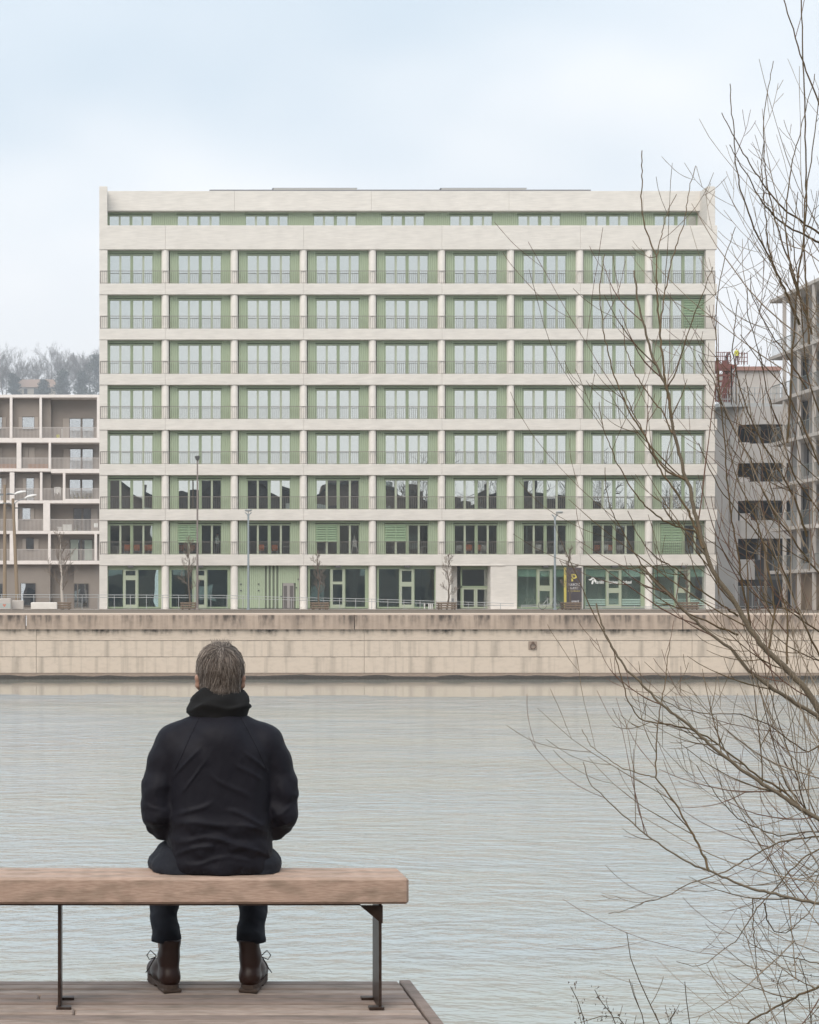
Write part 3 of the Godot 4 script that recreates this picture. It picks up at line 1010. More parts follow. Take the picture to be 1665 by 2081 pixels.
	while x < xb - 0.02:
		var e := minf(x + bd, xb)
		var px := VX + x * F / d
		var slot := px > 538.5 and px < 563 and k % 2 == 0
		if not (px > 573.5 and px < 598) and not slot:
			bb(o, "board", Vector3(x, y0, z), Vector3(e - 0.012, yt, z + 0.05), mt("cladding_green"), 0.008)
		elif not slot:
			bb(o, "board", Vector3(x, sy(1185, d), z), Vector3(e - 0.012, yt, z + 0.05), mt("cladding_green"), 0.008)
		x = e
		k += 1
	bb(o, "board_backing", Vector3(xa, y0, z - 0.08), Vector3(xb, yt, z - 0.03), mt("slot_back", 0.15, 0.17, 0.13, 0.9))
	var lift := bb(o, "lift_door", Vector3(sx(575.0, d), y0, z - 0.02), Vector3(sx(597.5, d), sy(1185, d), z + 0.07), mt("lift_grey", 0.30, 0.28, 0.265, 0.5))
	for q in [[576.5, 583.5], [589.0, 596.0]]:
		bb(lift, "leaf", Vector3(sx(q[0], d), y0 + 0.03, z + 0.05) - lift.position, Vector3(sx(q[1], d), sy(1190.5, d), z + 0.078) - lift.position, mt("lift_dark", 0.115, 0.105, 0.10, 0.4))
	for q in [[488, 1186], [488, 1199], [524, 1186], [524, 1199], [570, 1211], [600.5, 1193], [604.5, 1176]]:
		bb(o, "wall_fitting", Vector3(sx(q[0], d), sy(q[1] + 2.0, d), z + 0.05), Vector3(sx(q[0] + 3.4, d), sy(q[1], d), z + 0.11), mt("dark_metal"))
	# concrete porch with a double door
	var con := mt("pale_concrete")
	bb(o, "porch_wall", Vector3(ox(887.2), 4.1, -ZB - 0.6), Vector3(ox(918.5), yt, -ZB - 0.16), con)
	bb(o, "porch_wall", Vector3(ox(997.5), 4.1, -ZB - 0.6), Vector3(ox(1051.0), yt, -ZB - 0.03), con)
	bb(o, "porch_wall", Vector3(ox(919.0), 4.1, -ZB - 1.6), Vector3(ox(936.0), yt, -ZB - 1.2), con)
	bb(o, "porch_side", Vector3(ox(918.5) - 0.3, 4.1, -ZB - 1.6), Vector3(ox(918.5) - 0.002, yt - 0.002, -ZB - 0.602), con)
	bb(o, "porch_side", Vector3(ox(997.5), 4.1, -ZB - 1.6), Vector3(ox(997.5) + 0.3, yt - 0.002, -ZB - 0.602), con)
	var zp := -ZB - 1.1
	var dp := ZB + 1.1
	var f := Mb.new()
	var L := sx(936.0, dp)
	var R := sx(997.2, dp)
	var yh := sy(1157.6, dp)
	f.box(Vector3((L + R) / 2, (yt + yh) / 2, zp), Vector3(R - L, yt - yh, 0.1))
	f.box(Vector3((L + R) / 2, sy(1192.5, dp), zp), Vector3(R - L, 0.12, 0.13))
	for q in [[936.0, 939.0], [994.0, 997.2]]:
		f.box(Vector3((sx(q[0], dp) + sx(q[1], dp)) / 2, (y0 + yh) / 2, zp), Vector3(sx(q[1], dp) - sx(q[0], dp), yh - y0, 0.13))
	var w := fin(o, "shopfront", f, fg)
	bb(w, "pane", Vector3(sx(939, dp), sy(1191, dp), zp - 0.02), Vector3(sx(994, dp), yh, zp - 0.005), gl)
	for q in [[939.0, 966.5], [966.8, 994.2]]:
		var dm := Mb.new()
		var a := sx(q[0], dp)
		var c := sx(q[1], dp)
		var y2 := sy(1194.5, dp)
		for t in [a + 0.06, c - 0.06]: dm.box(Vector3(t, (y0 + y2) / 2, zp + 0.02), Vector3(0.12, y2 - y0, 0.1))
		dm.box(Vector3((a + c) / 2, y2 - 0.06, zp + 0.02), Vector3(c - a - 0.24, 0.12, 0.095))
		dm.box(Vector3((a + c) / 2, y0 + 0.06, zp + 0.02), Vector3(c - a - 0.24, 0.12, 0.095))
		var dd := fin(o, "door", dm, fp)
		bb(dd, "pane", Vector3(a + 0.12, y0 + 0.12, zp - 0.01), Vector3(c - 0.12, y2 - 0.12, zp + 0.005), gl)
	bb(o, "canopy", Vector3(ox(913.0), yt - 0.02, -ZB - 0.62), Vector3(ox(1026.0), yt + 0.07, -ZB + 0.035), con, 0.01)
	bb(o, "notice_board", Vector3(ox(919.0), oy(1224), -ZB - 1.2), Vector3(ox(929.5), oy(1216), -ZB - 1.17), mt("notice_grey", 0.33, 0.32, 0.32, 0.6))
	# lettering on the school's window
	var white := mt("white_letter", 0.85, 0.87, 0.85, 0.6)
	for q in [["Euridis", 1211.0, 1227.5], ["Business", 1237.0, 1256.5], ["School", 1266.0, 1283.5]]:
		letter(o, q[0], sx(q[1], d), sx(q[2], d), sy(1183.0, d), 0.23, z + 0.004, white, true)
	var lg := Mb.new()
	var lx := sx(1195.5, d)
	var ly := sy(1187.8, d)
	var u := 1.0 / 28.0
	for poly in [[[0, 10], [4, 11], [8, 13.5], [9.5, 12], [7, 9], [3.5, 8.2]], [[5.5, 13.8], [10, 14], [12, 13], [11.5, 10.5], [9.8, 12.6]], [[8.2, 8.0], [10.4, 10.2], [10.8, 6.0], [9.4, 1.0], [7.0, 0.2], [6.3, 3.0], [7.0, 6.0]], [[12.2, 12.4], [15, 9], [15.6, 6], [14.0, 4.0], [12.4, 5.2], [11.4, 8.5]]]:
		var p := []
		for q in poly: p.append(Vector2(q[0] * u * 1.05, q[1] * u))
		if Geometry2D.is_polygon_clockwise(PackedVector2Array(p)): p.reverse()
		lg.prism(p, 0.0, 0.006)
	fin(o, "window_logo", lg, white, Vector3(lx, ly, z + 0.004))

func letter(o: Node3D, txt: String, a: float, b: float, y: float, h: float, z: float, m: Material, slanted := false, face := "Droid Sans", bold := true) -> void:
	var t := TextMesh.new()
	var f := SystemFont.new()
	f.font_names = PackedStringArray([face])
	f.font_weight = 700 if bold else 400
	t.font = f
	t.text = txt
	t.font_size = 32
	t.pixel_size = 0.01
	t.depth = 0.006 / 0.5
	t.curve_step = 2.0
	t.horizontal_alignment = HORIZONTAL_ALIGNMENT_CENTER
	var bx := t.get_aabb()
	var kx := (b - a) / maxf(bx.size.x, 0.01)
	var ky := h / maxf(bx.size.y, 0.01)
	var q := put(o, "lettering", t, m)
	var bs := Basis(Vector3(kx, 0, 0), Vector3(0.18 * kx if slanted else 0.0, ky, 0), Vector3(0, 0, 0.5))
	q.transform = Transform3D(bs, Vector3((a + b) / 2, y, z + 0.004) - bs * bx.get_center())
# ---------------------------------------------------------------- the housing block on the left
func left_block() -> void:
	var o := thing("housing_block", "grey brown housing block with pale framed loggias left of the office block", "building")
	var d := 160.0
	var wh := mt("white_frame")
	var wa := mt("grey_render")
	var dep := 1.5
	# frame slabs: [top, bottom, from, to]
	for q in [[802.0, 808.0, -60.0, 203.0], [890.0, 899.6, -60.0, 203.0], [953.0, 961.5, 104.0, 203.0], [952.0, 958.5, -60.0, 103.9], [1014.0, 1023.0, 128.0, 203.0], [1017.0, 1023.0, -60.0, 127.9], [1079.0, 1085.2, -60.0, 203.0], [1139.5, 1147.0, -60.0, 203.0]]:
		bb(o, "loggia_slab", Vector3(sx(q[2], d), sy(q[1], d), -d - dep - 0.2), Vector3(sx(q[3], d), sy(q[0], d), -d), wh, 0.02)
	# frame posts: [left, right, top, bottom]
	for q in [[-8.0, -2.0, 808.0, 890.0], [20.0, 25.6, 808.0, 890.0], [80.4, 85.6, 808.0, 890.0], [197.2, 203.0, 808.0, 890.0],
			[-12.0, -4.0, 899.6, 952.0], [34.0, 43.6, 899.6, 952.0], [99.0, 104.0, 899.6, 953.0],
			[-14.0, -8.0, 960.0, 1017.0], [20.0, 29.6, 960.0, 1017.0], [81.4, 86.5, 960.0, 1017.0], [128.0, 133.2, 961.5, 1014.0],
			[31.4, 36.7, 1023.0, 1079.0], [88.0, 102.0, 1023.0, 1079.0], [-20.0, -12.0, 1023.0, 1079.0],
			[20.0, 29.2, 1085.2, 1139.5], [98.0, 103.5, 1085.2, 1139.5], [192.2, 197.5, 1085.2, 1139.5], [-30.0, -22.0, 1085.2, 1139.5]]:
		bb(o, "loggia_post", Vector3(sx(q[0], d), sy(q[3], d) + 0.002, -d - 0.5), Vector3(sx(q[1], d), sy(q[2], d) - 0.002, -d + 0.012), wh, 0.015)
	# the wall behind, its floors, and deeper recesses
	var dw := d + dep
	bb(o, "wall", Vector3(sx(-60, d), 4.0, -dw - 6.0), Vector3(sx(203, d), sy(803, d), -dw - 0.25), wa)
	for q in [[-60.0, 102.0, 1147.0, 1240.0, 1.2], [150.0, 203.0, 1147.0, 1240.0, 0.75], [86.0, 103.0, 808.0, 890.0, 0.9], [87.0, 103.0, 961.0, 1017.0, 0.8], [26.0, 80.0, 808.0, 890.0, 0.9], [-60.0, 20.0, 808.0, 890.0, 0.9], [44.0, 99.0, 899.6, 953.0, 0.8], [-60.0, 34.0, 899.6, 953.0, 0.8], [30.0, 81.0, 960.0, 1017.0, 0.8], [-60.0, 20.0, 960.0, 1017.0, 0.8], [37.0, 88.0, 1023.0, 1079.0, 0.8], [-60.0, 31.0, 1023.0, 1079.0, 0.8], [29.0, 98.0, 1085.0, 1139.0, 0.8], [-60.0, 20.0, 1085.0, 1139.0, 0.8]]:
		bb(o, "wall", Vector3(sx(q[0], d), sy(q[3], d), -dw - 0.3), Vector3(sx(q[1], d), sy(q[2], d), -dw - 0.25 + q[4]), wa)
	# windows: [left, right, top, bottom, panes, wall stands forward by, kind]
	var wins := [[142.0, 190.0, 851.0, 894.0, 2, 0.0], [46.0, 70.0, 848.0, 872.0, 1, 0.9], [-6.0, 4.0, 848.0, 872.0, 1, 0.9],
		[143.0, 189.0, 913.0, 955.0, 2, 0.0], [142.0, 189.0, 975.0, 1016.0, 2, 0.0], [54.0, 69.0, 972.0, 1018.0, 1, 0.8], [-6.0, 3.5, 972.0, 1018.0, 1, 0.8],
		[150.5, 185.0, 1034.0, 1080.0, 2, 0.0], [46.0, 62.0, 1033.0, 1055.5, 1, 0.8], [143.0, 188.0, 1097.0, 1140.0, 2, 0.0], [53.5, 69.0, 1094.0, 1117.5, 1, 0.8],
		[43.0, 72.0, 1186.0, 1230.0, 1, 1.2], [151.5, 179.5, 1187.0, 1236.0, 3, 0.75], [-20.0, 5.0, 1187.0, 1212.0, 1, 1.2]]
	for q in wins:
		var z: float = -dw - 0.25 + q[5]
		var dz := -z
		var a := sx(q[0], dz)
		var b := sx(q[1], dz)
		var yt := sy(q[2], dz)
		var yb := sy(q[3], dz)
		var m := Mb.new()
		var e := 0.07
		m.box(Vector3(a - e / 2 + 0.01, (yt + yb) / 2, z + 0.02), Vector3(e, yt - yb + e, 0.12))
		m.box(Vector3(b + e / 2 - 0.01, (yt + yb) / 2, z + 0.02), Vector3(e, yt - yb + e, 0.12))
		m.box(Vector3((a + b) / 2, yt + e / 2, z + 0.02), Vector3(b - a, e, 0.115))
		m.box(Vector3((a + b) / 2, yb - e / 2, z + 0.03), Vector3(b - a, e, 0.16))
		var parts := [[a, b]]
		if q[4] == 2: parts = [[a, (a + b) / 2 - 0.1], [(a + b) / 2 + 0.1, b]]
		if q[4] == 3: parts = [[a, a + 0.25], [a + 0.38, b]]
		for k in parts.size() - 1: m.box(Vector3((parts[k][1] + parts[k + 1][0]) / 2, (yt + yb) / 2, z + 0.02), Vector3(parts[k + 1][0] - parts[k][1], yt - yb, 0.11))
		var w := fin(o, "window", m, mt("window_brown", 0.14, 0.12, 0.105, 0.6))
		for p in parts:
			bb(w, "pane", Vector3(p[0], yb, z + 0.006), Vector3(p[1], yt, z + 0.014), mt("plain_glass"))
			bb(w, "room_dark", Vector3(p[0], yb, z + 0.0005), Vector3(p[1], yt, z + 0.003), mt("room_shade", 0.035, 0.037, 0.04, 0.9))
	# curtains in the lowest right loggia window
	for q in [[143.5, 159.0], [172.0, 187.5]]:
		bb(o, "curtain", Vector3(sx(q[0], dw), sy(1138, dw), -dw - 0.232), Vector3(sx(q[1], dw), sy(1097.5, dw), -dw - 0.225), mt("curtain_green", 0.36, 0.42, 0.37, 0.9))
	# folded shutters
	for q in [[128.0, 141.0, 851.0, 890.0, 0.0], [38.0, 45.5, 848.0, 872.0, 0.9], [70.5, 79.0, 848.0, 872.0, 0.9], [4.5, 13.0, 848.0, 872.0, 0.9], [129.0, 142.0, 913.0, 954.0, 0.0], [46.0, 58.0, 909.0, 954.0, 0.8], [59.0, 71.0, 909.0, 954.0, 0.8], [-5.0, 4.0, 910.0, 954.0, 0.8],
			[47.0, 53.5, 972.0, 1016.0, 0.8], [70.0, 79.5, 972.0, 1016.0, 0.8], [4.0, 13.5, 972.0, 1016.0, 0.8], [185.5, 199.0, 1034.0, 1079.0, 0.0], [39.0, 45.5, 1033.0, 1055.0, 0.8], [62.5, 70.0, 1033.0, 1055.0, 0.8], [46.0, 53.0, 1095.0, 1117.0, 0.8], [69.5, 79.0, 1095.0, 1117.0, 0.8]]:
		var z: float = -dw - 0.25 + q[4]
		bb(o, "shutter", Vector3(sx(q[0], -z), sy(q[3], -z), z + 0.04), Vector3(sx(q[1], -z), sy(q[2], -z), z + 0.10), mt("shutter_grey"), 0.012)
	# railings between the posts: [left, right, top, bottom]
	for q in [[-60.0, 20.0, 868.0, 890.0], [25.6, 80.4, 868.0, 890.0], [85.6, 197.2, 868.0, 890.0], [-60.0, 34.0, 930.0, 952.0], [43.6, 99.0, 930.0, 952.0], [104.0, 203.0, 930.0, 953.0],
			[-60.0, 20.0, 992.5, 1017.0], [29.6, 81.4, 992.5, 1017.0], [86.5, 128.0, 992.5, 1017.0], [133.2, 203.0, 992.5, 1014.0], [-60.0, 31.4, 1055.0, 1079.0], [36.7, 88.0, 1055.0, 1079.0], [102.0, 203.0, 1055.0, 1079.0],
			[-60.0, 20.0, 1116.0, 1139.5], [29.2, 98.0, 1116.0, 1139.5], [103.5, 192.2, 1116.0, 1139.5]]:
		var a := sx(q[0], d)
		var b := sx(q[1], d)
		var yt := sy(q[2], d)
		var yb := sy(q[3], d)
		var r := bb(o, "balcony_railing", Vector3(a, yt - 0.05, -d - 0.10), Vector3(b, yt, -d - 0.06), mt("balcony_rail"))
		var m := Mb.new()
		var n := int((b - a) / 0.125)
		for i in n: m.box(Vector3(a + (i + 0.5) * (b - a) / n, (yt + yb) / 2, -d - 0.08) - r.position, Vector3(0.045, yt - yb, 0.03))
		stuff(fin(r, "bars", m, mt("balcony_rail")))
	for q in [[-40.0, 33.5, 942.5, 952.0], [57.0, 98.0, 942.5, 952.0]]:
		bb(o, "timber_screen", Vector3(sx(q[0], d), sy(q[3], d), -d - 0.2), Vector3(sx(q[1], d), sy(q[2], d), -d - 0.15), mt("timber_warm"))
	# things left on the balconies
	var k := 0
	var bal := [["storage_box", "pale slatted storage box on the fourth loggia down of the grey housing block", 128.0, 146.0, 1067.0, 1079.0, "white_plastic"],
		["laundry_rack", "white laundry hanging on a rack in the narrow loggia of the housing block", 111.0, 123.0, 991.0, 1008.0, "white_paint"],
		["yellow_crate", "small yellow crate standing on the top right loggia of the housing block", 115.0, 121.0, 884.0, 890.0, "hi_vis"],
		["broom_board", "upright white board leaning on the top right loggia of the housing block", 125.5, 127.6, 872.0, 890.0, "white_paint"],
		["flower_box", "row of potted plants behind the bars of the third right loggia", 140.0, 190.0, 1005.0, 1014.0, "pot_plants"],
		["garden_chair", "folding white chair at the right end of the loggia above the curtained one", 191.0, 199.0, 1063.0, 1079.0, "white_plastic"],
		["green_bin", "small green plant tub in the loggia with the storage box", 150.0, 161.0, 1071.0, 1079.0, "pot_plants"],
		["clothes_pile", "pale clothes folded low behind the bars left of the storage box", 116.0, 126.0, 1072.0, 1079.0, "white_paint"]]
	mt("pot_plants", 0.20, 0.19, 0.12, 0.9)
	for q in bal:
		var t := thing(q[0], q[1], (q[0] as String).replace("_", " "), "", Vector3(sx((q[2] + q[3]) / 2, d + 0.6), sy(q[5], d + 0.6) + 0.02, -d - 0.6))
		var w := sx(q[3], d + 0.6) - sx(q[2], d + 0.6)
		var h := sy(q[4], d + 0.6) - sy(q[5], d + 0.6)
		var m := Mb.new()
		match q[0]:
			"laundry_rack":
				for s in [-1.0, 1.0]:
					m.bar(Vector3(s * w / 2, 0, 0.15), Vector3(s * w / 2, h, 0.15), 0.03)
					m.bar(Vector3(s * w / 2, h, 0.15), Vector3(s * w / 2 * 0.9, h, -0.2), 0.03)
				m.bar(Vector3(-w / 2, h, 0.15), Vector3(w / 2, h, 0.15), 0.03)
				for i in 5: m.box(Vector3(-w / 2 + (i + 0.5) * w / 5, h * (0.68 - 0.05 * (i % 3)), 0.1 - 0.04 * i), Vector3(w / 5.5, h * (0.6 + 0.1 * (i % 3)), 0.015))
			"garden_chair":
				m.box(Vector3(0, h * 0.45, 0), Vector3(w, 0.04, 0.4)); m.box(Vector3(0, h * 0.75, -0.2), Vector3(w, h * 0.45, 0.03))
				for s in [-1, 1]:
					m.bar(Vector3(s * w / 2, 0, 0.2), Vector3(s * w / 2, h * 0.5, -0.18), 0.035); m.bar(Vector3(s * w / 2, 0, -0.2), Vector3(s * w / 2, h * 0.5, 0.18), 0.035)
			"flower_box", "green_bin":
				var nn := 6 if q[0] == "flower_box" else 1
				for i in nn:
					var c := Vector3(-w / 2 + (i + 0.5) * w / nn, 0, 0)
					m.lathe(c, [[0.0, 0.0], [0.09, 0.0], [0.13, 0.2], [0.0, 0.2]], 8)
					for j in 26:
						var a := Vector3(rng.randf_range(-0.2, 0.2), rng.randf_range(0.2, h + 0.15), rng.randf_range(-0.12, 0.12))
						m.tri(c + a, c + a + Vector3(rng.randf_range(-0.1, 0.1), 0.07, 0.05), c + a + Vector3(0.08, rng.randf_range(-0.03, 0.06), 0))
			_:
				m.bev(Vector3(0, h / 2, 0), Vector3(w, h, 0.35), 0.02)
				if w > 0.3:
					for i in 6: m.box(Vector3(-w / 2 + (i + 0.5) * w / 6, h / 2, 0.18), Vector3(w / 7.5, h * 0.86, 0.015))
					m.bev(Vector3(0, h + 0.02, 0), Vector3(w + 0.04, 0.04, 0.4), 0.01)
		fin(t, "body", m, mt(q[6]))
		k += 1

# ---------------------------------------------------------------- the parking building beyond the street on the right
func car_park() -> void:
	var o := thing("car_park", "grey concrete parking building with wide dark openings right of the office block", "building")
	var d := 140.0
	var co := mt("parking_concrete")
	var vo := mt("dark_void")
	var L := 1494.0
	var R := 1640.0
	bb(o, "dark_interior", Vector3(sx(1452, d), 4.1, -d - 9), Vector3(sx(R, d), sy(830, d), -d - 3.2), vo)  # near-black block: the shade inside is put into its colour
	# parapet bands and the decks behind them: [top, bottom]
	var bands := [[828.0, 864.0], [903.0, 942.0], [980.0, 1018.0], [1058.0, 1095.0], [1137.0, 1178.0]]
	var n := 0
	for q in bands:
		var r := R if n < 4 else 1531.0
		var pa := Mb.new()
		var px0 := sx(L, d) - 0.15
		var px1 := sx(r, d)
		var outl := [Vector2(px0, 1.4), Vector2(px0 + 0.12, 0.5), Vector2(px0 + 0.55, -0.25), Vector2(px0 + 1.2, -0.6), Vector2(px0 + 2.4, -0.8), Vector2(px0 + 3.9, -0.75), Vector2(px1, -0.35), Vector2(px1, -0.1), Vector2(px0 + 3.9, -0.5), Vector2(px0 + 2.4, -0.55), Vector2(px0 + 1.3, -0.35), Vector2(px0 + 0.75, -0.05), Vector2(px0 + 0.37, 0.6), Vector2(px0 + 0.25, 1.4)]
		if n == 4: outl = [Vector2(px0, 1.4), Vector2(px0 + 0.12, 0.5), Vector2(px0 + 0.55, -0.25), Vector2(px1, -0.35), Vector2(px1, -0.1), Vector2(px0 + 0.75, -0.05), Vector2(px0 + 0.25, 1.4)]
		pa.prism(outl, 0.0, sy(q[0], d) - sy(q[1], d))
		put(o, "parapet", pa.mesh(co), null, Vector3(0, sy(q[0], d), -d), Basis(Vector3(1, 0, 0), Vector3(0, 0, -1), Vector3(0, -1, 0)))
		bb(o, "deck_slab", Vector3(sx(L, d) + 0.1, sy(q[1], d) + 0.004, -d - 3.2), Vector3(sx(R, d), sy(q[1], d) + 0.3, -d - 0.31), mt("deck_shaded", 0.10, 0.095, 0.09, 0.9))  # slabs coloured dark so the openings look shaded
		n += 1
	for q in [1494.0, 1540.0]:
		bb(o, "column", Vector3(sx(q, d + 1.2), 4.1, -d - 1.5), Vector3(sx(q + 5.0, d + 1.2), sy(864, d), -d - 1.1), co)
	# the slanted stair wing with narrow openings
	var wing := Mb.new()
	var a := Vector3(sx(1448, d + 3.0), 4.1, -d - 3.0)
	var b := Vector3(sx(1497, d), 4.1, -d + 0.02)
	var dir := (b - a).normalized()
	var nn := dir.cross(Vector3.UP) * 0.3
	var tops := [830.0, 978.0, 1062.0, 1140.0]
	var cuts := [0.0, 0.30, 0.48, 0.72, 0.80, 1.0]
	var len := a.distance_to(b)
	var ys := [4.1, sy(1130, d), sy(1098, d), sy(1062, d), sy(1024, d), sy(988, d), sy(962, d), sy(925, d), sy(890, d), sy(826, d)]
	for r in ys.size() - 1:
		var hole := r % 2 == 1
		for i in cuts.size() - 1:
			if hole and (i == 3): continue
			var c := a.lerp(b, (cuts[i] + cuts[i + 1]) / 2)
			wing.box(Vector3(c.x, (ys[r] + ys[r + 1]) / 2, c.z), Vector3(len * (cuts[i + 1] - cuts[i]), ys[r + 1] - ys[r], 0.3), Basis(dir, Vector3.UP, dir.cross(Vector3.UP)))
	fin(o, "stair_wing", wing, co)
	# street level: near-black block painted in for a shaded bay, and a site gate
	bb(o, "bay_shade_block", Vector3(sx(1531, d), sy(1200, d), -d - 0.4), Vector3(sx(R, d), sy(1137, d) - 0.005, -d - 1.0), vo)
	# guard rail and platform edge above
	bb(o, "platform_edge", Vector3(sx(1456, d), sy(828, d), -d - 3.0), Vector3(sx(R, d), sy(821, d), -d + 0.6), mt("galvanised"))
	var gr := Mb.new()
	for y in [788.0, 800.0, 811.0]:
		gr.bar(at(1457, y, d - 0.5), at(1600, y, d - 0.5), 0.06)
	for i in 14: gr.bar(at(1457 + i * 11, 822, d - 0.5), at(1457 + i * 11, 787, d - 0.5), 0.06)
	for i in 26: gr.bar(at(1470 + i * 5, 820, d - 0.52), at(1470 + i * 5, 790, d - 0.52), 0.02)
	fin(o, "guard_rail", gr, mt("galvanised"))
	# openings show pale things on the decks
	for q in [[1511.0, 1532.0, 897.0, 903.0], [1510.0, 1532.0, 968.0, 980.0], [1512.0, 1534.0, 1042.0, 1058.0]]:
		bb(o, "deck_barrier", Vector3(sx(q[0], d), sy(q[3], d), -d - 1.0), Vector3(sx(q[1], d), sy(q[2], d), -d - 0.9), mt("white_frame"))
	# the raised upper works under construction
	var w := thing("roof_works", "concrete wall and red steel formwork under construction on the parking building", "construction site", "", Vector3(0, 0, -d))
	bb(w, "new_wall", Vector3(sx(1496, d), sy(822, d), -4.0), Vector3(sx(1600, d), sy(748.0, d), -1.5), mt("raw_concrete"))
	bb(w, "panel_head", Vector3(sx(1508, d), sy(748.4, d), -1.6), Vector3(sx(1600, d), sy(740.5, d), -1.2), mt("red_pale", 0.34, 0.19, 0.155, 0.8))
	var f := Mb.new()
	var wd := -1.0
	for i in 6: f.box(Vector3(sx(1460 + 6.6 * i, d), sy(770, d), wd - 0.25 * (i % 3)), Vector3(0.14, 3.4, 0.14))
	for y in [740.0, 747.0, 760.0, 772.0, 784.0, 798.0, 812.0]: f.box(Vector3(sx(1477, d), sy(y, d), wd + 0.1), Vector3(1.5, 0.16 if y > 750 else 0.3, 0.12))
	for i in 5: f.bar(at(1462 + i * 6, 812 - 4 * i, d + wd + 0.4) + Vector3(0, 0, d), at(1470 + i * 6, 770 - 6 * i, d + wd + 0.4) + Vector3(0, 0, d), 0.09)
	f.box(Vector3(sx(1480, d), sy(742, d), wd - 0.2), Vector3(2.1, 0.35, 0.8))
	fin(w, "formwork", f, mt("red_steel"))
	var g := Mb.new()
	for y in [716.0, 724.0, 733.0]:
		g.bar(at(1455, y, d + wd) + Vector3(0, 0, d), at(1486, y, d + wd) + Vector3(0, 0, d), 0.05)
		g.bar(at(1501, y + 2, d + wd) + Vector3(0, 0, d), at(1519, y + 2, d + wd) + Vector3(0, 0, d), 0.05)
	for px in [1456, 1460, 1464, 1468, 1472, 1478, 1484, 1502, 1507, 1513, 1519]: g.bar(at(px, 741, d + wd) + Vector3(0, 0, d), at(px, 713 + (px % 5), d + wd) + Vector3(0, 0, d), 0.05)
	fin(w, "guard_frame", g, mt("red_steel"))
	var s := Mb.new()
	for i in 5:
		s.bar(at(1487 + (i % 2) * 9, 822, d + wd - 0.5) + Vector3(0, 0, d), at(1487 + (i % 2) * 9, 744, d + wd - 0.5) + Vector3(0, 0, d), 0.06)
		s.bar(at(1487, 822 - 16 * i, d + wd - 0.5) + Vector3(0, 0, d), at(1497, 808 - 16 * i, d + wd - 0.5) + Vector3(0, 0, d), 0.05)
		s.bar(at(1486, 822 - 16 * i, d + wd - 0.5) + Vector3(0, 0, d), at(1498, 822 - 16 * i, d + wd - 0.5) + Vector3(0, 0, d), 0.05)
	fin(w, "scaffold_tower", s, mt("galvanised"))
	small_person("person", "worker in yellow high visibility jacket standing on the red formwork", at(1497.5, 741, d + 1.0), 1.42, 0.2, [mt("hi_vis"), mt("work_trousers", 0.16, 0.10, 0.10, 0.9), mt("helmet", 0.5, 0.5, 0.55, 0.5)], 0.0)
	small_person("person", "worker in dark clothes bending over behind the red guard frame", at(1477, 741, d + 1.2), 1.35, -0.9, [mt("work_grey", 0.12, 0.11, 0.12, 0.9), mt("dark_cloth"), mt("helmet")], 0.85)

func small_person(called: String, label: String, p: Vector3, h: float, turn: float, ms: Array, bend: float) -> void:
	var b := Body.new()
	b.k = 0.05
	var k := h / 1.72
	var hip := Vector3(0, 0.92, 0)
	var up := Vector3(0, cos(bend), -sin(bend))
	var ch := hip + up * 0.42
	var nk := hip + up * 0.56
	var hd := hip + up * 0.70 + Vector3(0, 0, -0.02)
	for s in [-1.0, 1.0]:
		b.chain([hip + Vector3(0.09 * s, 0, 0), Vector3(0.11 * s, 0.5, -0.03), Vector3(0.12 * s, 0.08, 0.02)], [0.095, 0.07, 0.05])
		b.cap(Vector3(0.12 * s, 0.04, 0.03), Vector3(0.13 * s, 0.03, -0.14), 0.045, 0.035)
		b.chain([ch + Vector3(0.19 * s, 0.03, 0), ch + Vector3(0.24 * s, -0.25, -0.05), ch + Vector3(0.2 * s, -0.40, -0.24)], [0.06, 0.05, 0.04])
	b.cap(hip, ch, 0.13, 0.15)
	b.cap(ch + Vector3(-0.13, 0.02, 0), ch + Vector3(0.13, 0.02, 0), 0.09)
	b.cap(nk, hd, 0.055)
	b.cap(hd, hd + up * 0.06, 0.085)
	var m := Mb.new()
	b.mesh_into(m, Vector3(-0.42, -0.02, -0.95), Vector3(0.42, 1.85, 0.3), 0.034)
	# colour by height: shirt, trousers, skin and hair are on separate meshes
	var ps := [Mb.new(), Mb.new(), Mb.new(), Mb.new()]
	var i := 0
	while i < m.v.size():
		var c := (m.v[i] + m.v[i + 1] + m.v[i + 2]) / 3
		var t := (c - hip).dot(up)
		var w := 1 if t < -0.02 and c.distance_to(ch) > 0.38 else 0
		if t > 0.57: w = 2 if t > 0.72 else 3
		for j in 3:
			ps[w].v.push_back(m.v[i + j]); ps[w].n.push_back(m.n[i + j]); ps[w].uv.push_back(Vector2.ZERO); ps[w].c.push_back(Color.WHITE)
		i += 3
	var o := thing(called, label, "person", "", p)
	var root := Basis(Vector3.UP, turn).scaled(Vector3(k, k, k))
	var nm := ["shirt", "trousers", "hair", "head"]
	var mm := [ms[0], ms[1], ms[2], mt("skin")]
	for w in 4:
		if ps[w].v.size(): put(o, nm[w], ps[w].mesh(mm[w]), null, Vector3.ZERO, root)

